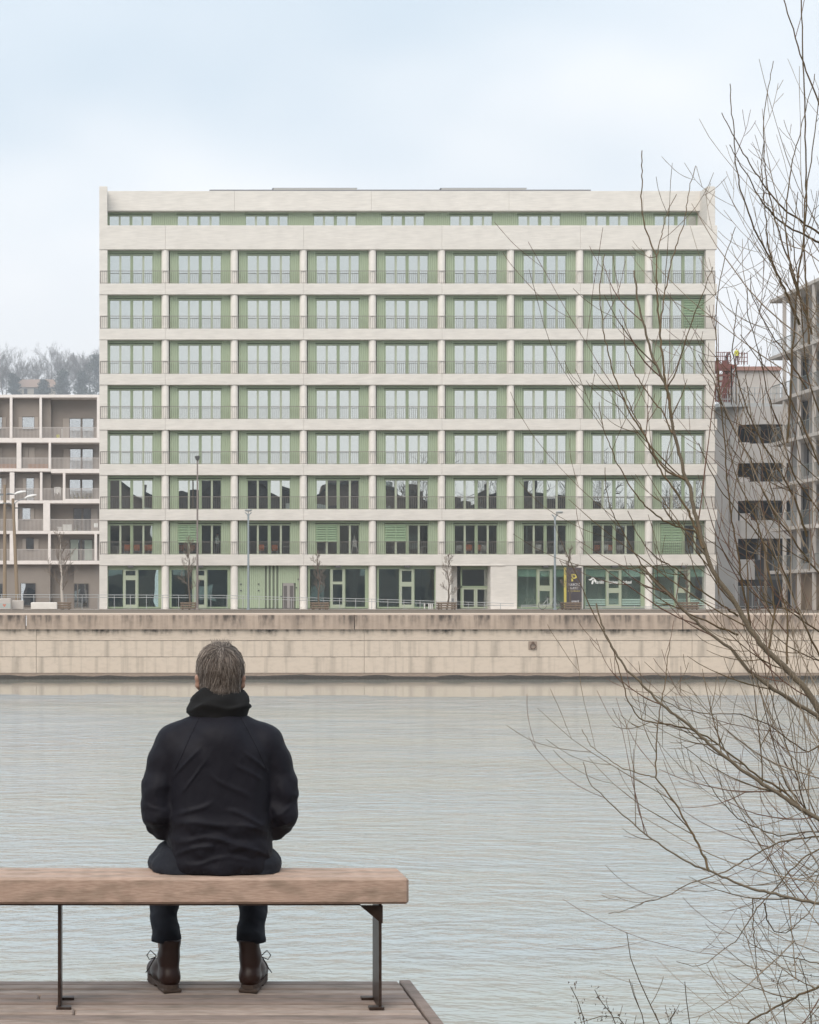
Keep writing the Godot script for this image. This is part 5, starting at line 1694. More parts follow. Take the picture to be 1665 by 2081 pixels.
func indoors() -> void:
	var ord := ["first", "second", "third", "fourth", "fifth", "sixth", "seventh", "eighth"]
	var k := 0
	for q in [[259.0, 1], [278.0, 1], [296.0, 1], [307.0, 1], [368.0, 1], [391.0, 1], [531.0, 1], [558.0, 1], [932.0, 0], [952.0, 1], [971.0, 1], [983.0, 0], [1093.0, 0], [1140.0, 0], [1212.0, 1], [1228.0, 0], [1240.0, 1], [1258.0, 0]]:
		var bay := int((q[0] - 203.0) / 140.6)
		var of := ["leftmost", "second", "third", "fourth"]
		var idx := 0
		for r in [[259.0, 1], [278.0, 1], [296.0, 1], [307.0, 1], [368.0, 1], [391.0, 1], [531.0, 1], [558.0, 1], [932.0, 0], [952.0, 1], [971.0, 1], [983.0, 0], [1093.0, 0], [1140.0, 0], [1212.0, 1], [1228.0, 0], [1240.0, 1], [1258.0, 0]]:
			if r[0] < q[0] and int((r[0] - 203.0) / 140.6) == bay: idx += 1
		chair(q[0], q[1] == 1, "%s %s chair seen inside the %s first-floor window bay" % [of[idx], "orange" if q[1] else "white", ord[mini(bay, 7)]], 1.25 + 0.3 * (k % 3))
		k += 1
	for q in [[233.0, "white table inside the first first-floor window bay at its left"], [249.0, "white table beside the orange chairs inside the first window bay"], [539.0, "white table between the orange chairs of the third window bay"], [581.0, "white table at the right of the third first-floor bay"], [651.0, "white table under the blind of the fourth first-floor bay"], [790.0, "white table under the blind of the fifth first-floor bay"], [866.0, "white table at the right of the fifth first-floor bay"], [1119.0, "white table inside the seventh first-floor bay by the lamp post"], [1246.0, "white table among the chairs of the eighth first-floor bay"]]:
		table(q[0], q[1], 2.1)
	small_person("person", "person in a pale shirt standing inside the second first-floor window bay", Vector3(sx(441, 121.2), oy(1127) - 0.1, -121.2), 1.72, -1.2, [mt("shirt_pale", 0.62, 0.72, 0.66, 0.9), mt("dark_cloth"), mt("hair_black", 0.02, 0.02, 0.02, 0.6)], 0.05)
	var t := thing("presentation_easel", "pale folded easel standing inside the fourth first-floor window bay", "easel", "", Vector3(sx(721, 121.0), oy(1127) - 0.1, -121.0))
	var m := Mb.new()
	for s in [-1, 1]: m.bar(Vector3(0.28 * s, 0, 0.1), Vector3(0, 1.55, -0.1), 0.05)
	m.box(Vector3(0, 0.95, 0), Vector3(0.28, 0.5, 0.03))
	fin(t, "frame", m, mt("white_plastic"))
# ---------------------------------------------------------------- deck, bench and the seated man
const DECK := 3.051

func deck_and_bench() -> void:
	var dk := thing("deck", "weathered timber deck of narrow boards above the water", "deck")
	var z := -6.365
	var k := 0
	var xr := 1.078
	while z < -2.6:
		var cut := -9.0
		if k == 6: cut = -0.155
		elif k == 11: cut = 0.42
		elif k % 5 == 3: cut = -1.4 + 0.37 * (k % 4)
		var segs := [[-2.6, xr]] if cut < -3 else [[-2.6, cut - 0.002], [cut + 0.002, xr]]
		for s in segs:
			var jit := rng.randf_range(-0.0022, 0.0022)
			bb(dk, "plank", Vector3(s[0], DECK - 0.028, z), Vector3(s[1], DECK + jit, z + 0.0605), mt("deck_timber_%d" % (rng.randi() % 3)), 0.006)
		z += 0.0745
		k += 1
	bb(dk, "edge_board", Vector3(xr + 0.006, DECK - 0.13, -6.375), Vector3(xr + 0.050, DECK + 0.001, z), mt("deck_timber_1"), 0.004)
	bb(dk, "front_beam", Vector3(-2.6, DECK - 0.20, -6.36), Vector3(xr + 0.004, DECK - 0.03, -6.30), mt("deck_timber_0"))
	for i in 4: bb(dk, "joist", Vector3(-2.4 + 1.1 * i, DECK - 0.20, -6.298), Vector3(-2.34 + 1.1 * i, DECK - 0.03, -2.7), mt("deck_timber_2"))
	for i in 3: bb(dk, "pile", Vector3(-2.2 + 1.5 * i, -0.5, -6.2), Vector3(-2.06 + 1.5 * i, DECK - 0.2, -6.06), mt("deck_timber_0"), 0.01)
	# the bench: three beams on two steel plate legs
	var b := thing("bench", "long pinkish timber bench on thin steel legs", "bench")
	var yt := 3.532
	var yb := 3.438
	for q in [[5.850, 5.931], [5.935, 6.006], [6.010, 6.080]]:
		var m := Mb.new()
		m.bev(Vector3(-0.75, (yt + yb) / 2, -(q[0] + q[1]) / 2), Vector3(3.56, yt - yb, q[1] - q[0]), 0.009)
		fin(b, "seat_beam", m, mt("bench_timber"))
	var st := mt("bench_steel")
	for s in [0, 1]:
		var x: float = [-0.2085, 0.939][s]
		var side := 1.0 if s == 0 else -1.0
		var lg := bb(b, "leg", Vector3(x - 0.0052, DECK + 0.002, -6.065), Vector3(x + 0.0052, yb - 0.001, -5.918), st, 0.001)
		var o: Vector3 = lg.position
		bb(lg, "flange", Vector3(x - 0.0065, DECK + 0.004, -5.919) - o, Vector3(x + 0.0035, yb - 0.001, -5.909) - o, st)
		bb(lg, "foot_plate", Vector3(minf(x - 0.012 * side, x + 0.042 * side), DECK + 0.001, -5.93) - o, Vector3(maxf(x - 0.012 * side, x + 0.042 * side), DECK + 0.011, -5.90) - o, st, 0.001)
		bb(lg, "foot_plate", Vector3(minf(x, x + 0.048 * side), DECK + 0.001, -6.075) - o, Vector3(maxf(x, x + 0.048 * side), DECK + 0.011, -6.045) - o, st, 0.001)
		if s == 1:
			var g := Mb.new()
			g.prism([Vector2(x + 0.006, yb - 0.013), Vector2(x - 0.076, yb - 0.013), Vector2(x + 0.0, yb - 0.076), Vector2(x + 0.006, yb - 0.076)], -5.908, -5.899)
			fin(b, "gusset", g, st)
	bb(b, "under_strap", Vector3(-2.4, yb - 0.006, -6.0), Vector3(0.86, yb - 0.001, -5.862), st)

func person_on_bench() -> void:
	var O := Vector3(0.3690, 3.532, -5.985)
	# the body itself: head, neck, trunk, limbs, hands
	var b := Body.new()
	b.k = 0.03
	for s in [-1.0, 1.0]:
		b.cap(Vector3(0.045 * s, 0.12, -0.02), Vector3(0.045 * s, 0.42, -0.04), 0.065)
		b.chain([Vector3(0.165 * s, 0.45, -0.03), Vector3(0.218 * s, 0.21, 0.0), Vector3(0.13 * s, 0.115, -0.22)], [0.04, 0.034, 0.028])
		b.cap(Vector3(0.13 * s, 0.115, -0.22), Vector3(0.065 * s, 0.105, -0.29), 0.032, 0.026)
		b.chain([Vector3(0.10 * s, 0.085, -0.08), Vector3((0.20 if s < 0 else 0.16) * s, -0.10, -0.41), Vector3((0.187 if s < 0 else 0.128) * s, -0.36, -0.215)], [0.045, 0.04, 0.028])
	b.cap(Vector3(-0.14, 0.48, -0.03), Vector3(0.14, 0.48, -0.03), 0.06)
	b.cap(Vector3(0, 0.52, -0.035), Vector3(0.004, 0.68, -0.055), 0.058, 0.056)
	var m := Mb.new()
	b.mesh_into(m, Vector3(-0.32, -0.42, -0.58), Vector3(0.32, 0.60, 0.12), 0.016)
	# the head on a finer grid: skull, jaw, nose, brows, lips, ears
	var hd := Body.new()
	hd.k = 0.016
	hd.cap(Vector3(0.004, 0.735, -0.032), Vector3(0.004, 0.745, -0.080), 0.074, 0.072)
	hd.cap(Vector3(0.004, 0.66, -0.075), Vector3(0.004, 0.625, -0.115), 0.052, 0.030)
	hd.cap(Vector3(0.004, 0.50, -0.04), Vector3(0.004, 0.68, -0.05), 0.057, 0.060)
	hd.cap(Vector3(0.004, 0.70, -0.150), Vector3(0.004, 0.668, -0.166), 0.008, 0.013)
	for s in [-1.0, 1.0]:
		hd.cap(Vector3(0.004 + 0.015 * s, 0.713, -0.140), Vector3(0.004 + 0.045 * s, 0.711, -0.126), 0.010, 0.008)
		hd.cap(Vector3(0.004 + 0.031 * s, 0.695, -0.136), Vector3(0.004 + 0.033 * s, 0.695, -0.136), 0.012)
		hd.cap(Vector3(0.004 + 0.020 * s, 0.645, -0.135), Vector3(0.004, 0.645, -0.140), 0.006, 0.008)
		hd.chain([Vector3(0.004 + 0.070 * s, 0.655, -0.060), Vector3(0.004 + 0.079 * s, 0.672, -0.050), Vector3(0.004 + 0.081 * s, 0.700, -0.044), Vector3(0.004 + 0.076 * s, 0.708, -0.06)], [0.008, 0.009, 0.009, 0.006])
	hd.mesh_into(m, Vector3(-0.11, 0.53, -0.19), Vector3(0.115, 0.83, 0.06), 0.0055)
	# hands resting in the lap, five bent fingers each
	for s in [-1.0, 1.0]:
		var h := Body.new()
		h.k = 0.008
		var w := Vector3(0.075 * s, 0.112, -0.275)
		h.cap(w, w + Vector3(-0.03 * s, 0.0, -0.055), 0.024, 0.02)
		h.cap(w + Vector3(0.012 * s, -0.004, -0.01), w + Vector3(0.004 * s, -0.002, -0.065), 0.018, 0.016)
		for i in 4:
			var a := w + Vector3((0.012 - 0.018 * i) * s, 0.002, -0.068 - 0.006 * sin(i * 1.1))
			var l: float = [0.026, 0.031, 0.034, 0.029][i]
			h.chain([a, a + Vector3(-0.006 * s, 0.004, -l), a + Vector3(-0.010 * s, -0.014, -l * 1.65), a + Vector3(-0.010 * s, -0.032, -l * 1.75)], [0.0095, 0.009, 0.0085, 0.0075])
		var th := w + Vector3(-0.022 * s, 0.010, -0.012)
		h.chain([th, th + Vector3(-0.026 * s, 0.012, -0.022), th + Vector3(-0.030 * s, 0.010, -0.052)], [0.012, 0.010, 0.008])
		h.mesh_into(m, w + Vector3(-0.085, -0.06, -0.15), w + Vector3(0.085, 0.06, 0.04), 0.004)
	var man := fin(self, "person", m, mt("skin"), O)
	tag(man, "grey-haired person in a black jacket sitting on the bench, back turned", "person")
	# trousers
	var t := Body.new()
	t.k = 0.02
	t.folds = 2
	t.nz.seed = 4
	t.nz.frequency = 1.0
	t.ceil_y = 0.16
	t.cap(Vector3(-0.07, 0.06, -0.03), Vector3(0.06, 0.06, -0.03), 0.085)
	t.chain([Vector3(-0.150, 0.0, -0.02), Vector3(-0.160, 0.002, -0.10), Vector3(-0.200, -0.10, -0.42), Vector3(-0.195, -0.18, -0.36), Vector3(-0.187, -0.31, -0.24), Vector3(-0.187, -0.36, -0.21)], [0.098, 0.094, 0.062, 0.053, 0.053, 0.053])
	t.chain([Vector3(0.126, 0.0, -0.02), Vector3(0.136, 0.002, -0.10), Vector3(0.160, -0.10, -0.42), Vector3(0.152, -0.18, -0.36), Vector3(0.130, -0.30, -0.24), Vector3(0.128, -0.36, -0.21)], [0.097, 0.092, 0.062, 0.053, 0.053, 0.055])
	t.floor_y = -0.302
	var tm := Mb.new()
	t.mesh_into(tm, Vector3(-0.31, -0.32, -0.56), Vector3(0.30, 0.17, 0.09), 0.0115)
	# lift the seat of the trousers clear of the timber
	for i in tm.v.size():
		var p := tm.v[i]
		if p.z > -0.11 and p.y < 0.002: tm.v[i] = Vector3(p.x, 0.002, p.z)
	fin(man, "trousers", tm, mt("trouser_cloth"))
	# the waxed jacket
	var j := Body.new()
	j.k = 0.022
	j.folds = 1
	j.nz.seed = 9
	j.nz.frequency = 1.0
	j.floor_y = 0.0
	for s in [-1.0, 1.0]:
		j.cap(Vector3(0.082 * s, 0.06, -0.01), Vector3(0.078 * s, 0.18, -0.005), 0.108, 0.104)
		j.cap(Vector3(0.078 * s, 0.18, -0.005), Vector3(0.083 * s, 0.40, -0.02), 0.104, 0.112)
		j.cap(Vector3(0.02 * s, 0.03, -0.006), Vector3(0.02 * s, 0.46, -0.02), 0.108, 0.112)
		j.cap(Vector3(0.0, 0.535, -0.035), Vector3(0.165 * s, 0.462, -0.03), 0.066, 0.066)
		j.cap(Vector3(0.06 * s, 0.42, -0.015), Vector3(0.155 * s, 0.44, -0.02), 0.10, 0.07)
		j.cap(Vector3(0.085 * s, 0.03, -0.03), Vector3(0.08 * s, 0.0, 0.0), 0.095, 0.09)
	for s in [-1.0, 1.0]:
		j.chain([Vector3(0.160 * s, 0.465, -0.03), Vector3(0.196 * s, 0.40, -0.025), Vector3(0.224 * s, 0.30, -0.01), Vector3(0.228 * s, 0.215, 0.0), Vector3(0.207 * s, 0.165, -0.05), Vector3(0.14 * s, 0.122, -0.225)], [0.068, 0.062, 0.057, 0.054, 0.05, 0.045])
	var jm := Mb.new()
	j.mesh_into(jm, Vector3(-0.33, -0.02, -0.30), Vector3(0.33, 0.64, 0.15), 0.0074)
	for i in jm.v.size():
		var p := jm.v[i]
		if p.y < 0.004: jm.v[i] = Vector3(p.x, 0.004, p.z)
	var jk := fin(man, "jacket", jm, mt("jacket_cloth"))
	# raglan seams and the back yoke as fine raised welts
	for s in [-1.0, 1.0]:
		var pts := []
		var rr := []
		for i in 13:
			var u := i / 12.0
			var x: float = lerpf(0.058, 0.165, u) * s
			var y := 0.585 - 0.21 * pow(u, 1.15)
			var zz := 0.14
			for it in 14:
				var dd := j.f(Vector3(x, y, zz))
				zz -= clampf(dd, -0.02, 0.02)
			pts.append(Vector3(x, y, zz + 0.0004)); rr.append(0.0019)
		var sm := Mb.new()
		sm.tube(pts, rr, 5)
		fin(jk, "seam", sm, mt("jacket_cloth"))
	# the turned-up corduroy collar, a little askew
	var c := Mb.new()
	var prev := []
	var prof := [[0.095, 0.555, 0.0], [0.106, 0.588, 0.0], [0.116, 0.597, 0.0], [0.114, 0.607, 0.0], [0.107, 0.610, 0.0], [0.108, 0.616, 0.0], [0.102, 0.629, 0.0], [0.093, 0.641, 0.0], [0.085, 0.651, 0.0], [0.078, 0.657, 0.0], [0.074, 0.645, 0.0], [0.072, 0.59, 0.0]]
	var nn := 44
	var ring_pts := []
	for q in prof:
		var ring := []
		for i in nn:
			var a := TAU * i / nn
			var r: float = q[0]
			var wv := 0.0035 * sin(a * 5.0 + q[1] * 90.0) + 0.003 * sin(a * 3.0 + 1.0)
			var yy: float = q[1] + wv * 1.2 - 0.034 * maxf(0.0, -sin(a)) - 0.008 * cos(a) * 0.4
			if cos(a) < -0.5 and q[1] < 0.609: yy -= 0.046 * (-cos(a) - 0.5); 
			var xr2 := r + wv + (0.012 * maxf(0.0, -cos(a) - 0.4) if q[1] < 0.609 else 0.0)
			ring.append(Vector3(0.002 + xr2 * cos(a), yy, -0.045 + (r * 0.86 + wv) * sin(a)))
		ring_pts.append(ring)
	for r in ring_pts.size() - 1:
		for i in nn:
			var l := (i + 1) % nn
			var q := [ring_pts[r][i], ring_pts[r][l], ring_pts[r + 1][l], ring_pts[r + 1][i]]
			var nr := []
			for pr in [[r, i], [r, l], [r + 1, l], [r + 1, i]]:
				var a0: Vector3 = ring_pts[pr[0]][(pr[1] + 1) % nn] - ring_pts[pr[0]][(pr[1] - 1 + nn) % nn]
				var a1: Vector3 = ring_pts[mini(pr[0] + 1, ring_pts.size() - 1)][pr[1]] - ring_pts[maxi(pr[0] - 1, 0)][pr[1]]
				nr.append(a1.cross(a0).normalized())
			c.stri(q[0], q[2], q[1], nr[0], nr[2], nr[1])
			c.stri(q[0], q[3], q[2], nr[0], nr[3], nr[2])
	fin(jk, "collar", c, mt("collar_cloth"))
	# boots
	for s in [-1.0, 1.0]:
		var heel := Vector3(-0.168 if s < 0 else 0.118, -0.481, -0.185)
		var dir := Vector3(0.26 * s, 0, -0.965).normalized()
		var side := Vector3.UP.cross(dir)
		var bt := Body.new()
		bt.k = 0.022
		var an := heel + Vector3(0.0, 0.0, 0.0) + dir * 0.028
		bt.chain([an + Vector3(0, 0.055, 0), an + Vector3(0, 0.12, 0) + dir * 0.012, an + Vector3(-0.006 * s, 0.195, 0) + dir * 0.008], [0.037, 0.036, 0.041])
		bt.chain([an + Vector3(0, 0.052, 0), an + dir * 0.09 + Vector3(0, 0.056, 0), an + dir * 0.165 + Vector3(0, 0.048, 0), an + dir * 0.188 + Vector3(0, 0.045, 0)], [0.036, 0.038, 0.037, 0.028])
		bt.cap(an + Vector3(0, 0.13, 0) + dir * 0.02, an + dir * 0.11 + Vector3(0, 0.066, 0), 0.032, 0.03)
		bt.ceil_y = heel.y + 0.192
		bt.floor_y = heel.y + 0.024
		var bm := Mb.new()
		bt.mesh_into(bm, heel + Vector3(-0.22, 0, -0.28), heel + Vector3(0.22, 0.23, 0.10), 0.0065)
		var bo := fin(man, "boot", bm, mt("boot_leather"))
		# welted sole with a heel block
		var so := Mb.new()
		var outl := []
		for i in 22:
			var a := TAU * i / 22
			var u := 0.5 + 0.5 * cos(a)
			var wd := 0.040 if u < 0.5 else 0.046
			if u > 0.4 and u < 0.6: wd = 0.038
			outl.append(Vector2(u * 0.250 - 0.014, wd * signf(sin(a)) * pow(absf(sin(a)), 0.55)))
		var bs := Basis(dir, side, dir.cross(side))    # x along the foot, y to the side, z down or up
		var tmp := Mb.new()
		tmp.prism(outl, 0.0, 0.015)
		for i in tmp.v.size():
			var p := tmp.v[i]
			so.v.push_back(heel + dir * p.x + side * p.y + Vector3.UP * (0.014 + p.z + 0.010 * smoothstep(0.15, 0.25, p.x)))
			so.uv.push_back(Vector2.ZERO); so.c.push_back(Color.WHITE)
			so.n.push_back((dir * tmp.n[i].x + side * tmp.n[i].y + Vector3.UP * tmp.n[i].z).normalized())
		for q in [[-0.012, 0.070, 0.038], [0.105, 0.205, 0.040]]:
			so.bev(heel + dir * ((q[0] + q[1]) / 2) + Vector3.UP * 0.0075, Vector3(q[1] - q[0], 0.015, q[2] * 1.9), 0.004, Basis(dir, Vector3.UP, dir.cross(Vector3.UP)))
		fin(bo, "sole", so, mt("boot_sole"))
		# stitched quarter and laces
		var la := Mb.new()
		var e := an + dir * 0.075 + Vector3(0.0, 0.118, 0.0) + side * (0.030 if s < 0 else -0.030)
		var o2 := Vector3(s, 0, 0)
		var r2 := [0.0022, 0.0022, 0.0022, 0.0022, 0.0022]
		la.tube([e, e + o2 * 0.022 + Vector3(0, 0.020, 0), e + o2 * 0.036 + Vector3(0, 0.002, 0), e + o2 * 0.026 + Vector3(0, -0.014, 0), e + o2 * 0.004 + Vector3(0, -0.006, 0)], r2, 5)
		la.tube([e, e + o2 * 0.014 + Vector3(0, -0.022, 0), e + o2 * 0.028 + Vector3(0, -0.048, 0), e + o2 * 0.040 + Vector3(0, -0.064, 0)], [0.0022, 0.0022, 0.0022, 0.0018], 5)
		for i in 4:
			var q := an + dir * (0.05 + 0.024 * i) + Vector3.UP * (0.150 - 0.024 * i)
			la.tube([q + side * 0.024, q + Vector3.UP * 0.012 + dir * 0.006, q - side * 0.024], [0.0025, 0.0025, 0.0025], 5)
		fin(bo, "lace", la, mt("lace_dark", 0.02, 0.013, 0.011, 0.8))
	hair(man)

func hair(man: Node3D) -> void:
	var C := Vector3(0.004, 0.737, -0.052)
	var E := Vector3(0.0800, 0.0860, 0.0920)
	var hr := RandomNumberGenerator.new()
	hr.seed = 77
	var crown := Vector3(0.05, 0.86, 0.50).normalized()
	# the mass of hair close to the scalp
	var cap := Mb.new()
	var skin := func(d: Vector3) -> Vector3:   # the scalp: round above, straighter down to the nape
		if d.y >= 0.0: return d
		var fl := Vector2(d.x, d.z)
		var r := maxf(fl.length(), 0.80 + 0.20 * (1.0 + d.y))
		fl = fl.normalized() * r
		return Vector3(fl.x, d.y, fl.y)
	var ok := func(d: Vector3) -> bool:      # covered by hair: not the face, not below the nape
		if d.z < -0.35 and d.y < 0.35: return false
		return d.y > -0.97
	var rows := 26
	var cols := 40
	for i in rows:
		for k in cols:
			var q := []
			for w in [[0, 0], [1, 0], [1, 1], [0, 1]]:
				var th: float = PI * 0.93 * (i + w[0]) / rows
				var ph: float = TAU * (k + w[1]) / cols
				q.append(Vector3(sin(th) * sin(ph), cos(th), sin(th) * cos(ph)))
			var mid: Vector3 = (q[0] + q[1] + q[2] + q[3]).normalized()
			if not (ok as Callable).call(mid): continue
			var v := []
			for d in q: v.append(C + ((skin as Callable).call(d) as Vector3) * E)
			cap.stri(v[0], v[1], v[2], q[0], q[1], q[2])
			cap.stri(v[0], v[2], v[3], q[0], q[2], q[3])
	var base := fin(man, "hair", cap, mt("hair_dark"))
	# locks: each strand starts on the scalp and falls away from the crown
	var ms := [Mb.new(), Mb.new(), Mb.new()]
	for n in 6000:
		var d := Vector3(hr.randfn(), hr.randfn(), hr.randfn()).normalized()
		if not (ok as Callable).call(d) or d.y < -0.9: continue
		var ln := hr.randf_range(0.035, 0.075)
		if d.y > 0.5: ln *= 0.8
		var lift := hr.randf_range(0.001, 0.010)
		var wild := 0.35 if hr.randf() < 0.05 else 0.0
		var pts := []
		var rr := []
		var seg := 5
		var dd := d
		var cl := 0.22 * sin(d.x * 23.0 + 3.0 * sin(d.y * 9.0)) + hr.randf_range(-0.12, 0.12)
		for i in seg + 1:
			var u := float(i) / seg
			var p: Vector3 = C + ((skin as Callable).call(dd) as Vector3) * (E + Vector3.ONE * (lift * (0.3 + 0.7 * sin(PI * minf(u, 0.75))) + 0.016 * wild * u))
			pts.append(p)
			rr.append(lerpf(0.0010, 0.0004, u * u))
			var tg := (dd * dd.dot(crown) - crown)
			tg = (tg + Vector3(0, -0.55 * (1.0 - maxf(0.0, d.y)), 0)).normalized()
			tg = (tg + dd.cross(tg) * (cl + wild * hr.randf_range(-1, 1)) + Vector3.UP * wild * 0.6)
			tg = (tg - dd * dd.dot(tg)).normalized()
			dd = (dd + tg * (ln / seg / 0.085)).normalized()
			if dd.y < -0.985: break
		if pts.size() < 3: continue
		var side := absf(d.x)
		var v := hr.randf()
		var w := 1
		if v < 0.30 - 0.15 * side: w = 0
		elif v > 0.86 - 0.30 * side * side - (0.12 if d.y > 0.6 else 0.0): w = 2
		ms[w].tube(pts, rr, 3, false)
	# the nape, hanging over the collar, and tufts standing up at the top
	for n in 260:
		var a := hr.randf_range(-1.25, 1.25)
		var p := C + Vector3(sin(a) * 0.074, hr.randf_range(-0.075, -0.05), cos(a) * 0.080)
		var ln := hr.randf_range(0.015, 0.036)
		var fl := hr.randf_range(-0.006, 0.006)
		ms[hr.randi() % 3 if hr.randf() < 0.5 else 1].tube([p, p + Vector3(fl * 0.3, -ln * 0.5, 0.003), p + Vector3(fl, -ln, hr.randf_range(0.0, 0.010))], [0.0010, 0.0009, 0.0004], 3, false)
	for n in 110:
		var d := Vector3(hr.randf_range(-0.55, 0.5), 1.0, hr.randf_range(-0.3, 0.45)).normalized()
		var p := C + d * E
		var ln := hr.randf_range(0.008, 0.026)
		var e := Vector3(hr.randf_range(-0.5, 0.8), 1.0, hr.randf_range(-0.4, 0.2)) * ln
		ms[1 + hr.randi() % 2].tube([p, p + e * 0.6 + Vector3(0.002, 0, 0), p + e], [0.0009, 0.0007, 0.0003], 3, false)
	for w in 3: stuff(fin(base, "strands", ms[w], mt(["hair_dark", "hair_mid", "hair_light"][w])))

# ---------------------------------------------------------------- the bare tree that leans in from the right
func limb_points(px: Array, d: float, dz: float) -> Array:
	var out := []
	for i in px.size() / 2:
		var u := float(i) / maxf(1.0, px.size() / 2 - 1.0)
		out.append(at(px[2 * i], px[2 * i + 1], d + dz * u))
	return out
func smooth_path(p: Array, n: int) -> Array:
	var cu := Curve3D.new()
	for i in p.size():
		var a: Vector3 = p[maxi(i - 1, 0)]
		var b: Vector3 = p[mini(i + 1, p.size() - 1)]
		var t := (b - a) / 6.0
		cu.add_point(p[i], -t, t)
	var out := []
	var len := cu.get_baked_length()
	for i in n + 1: out.append(cu.sample_baked(len * i / n))
	return out

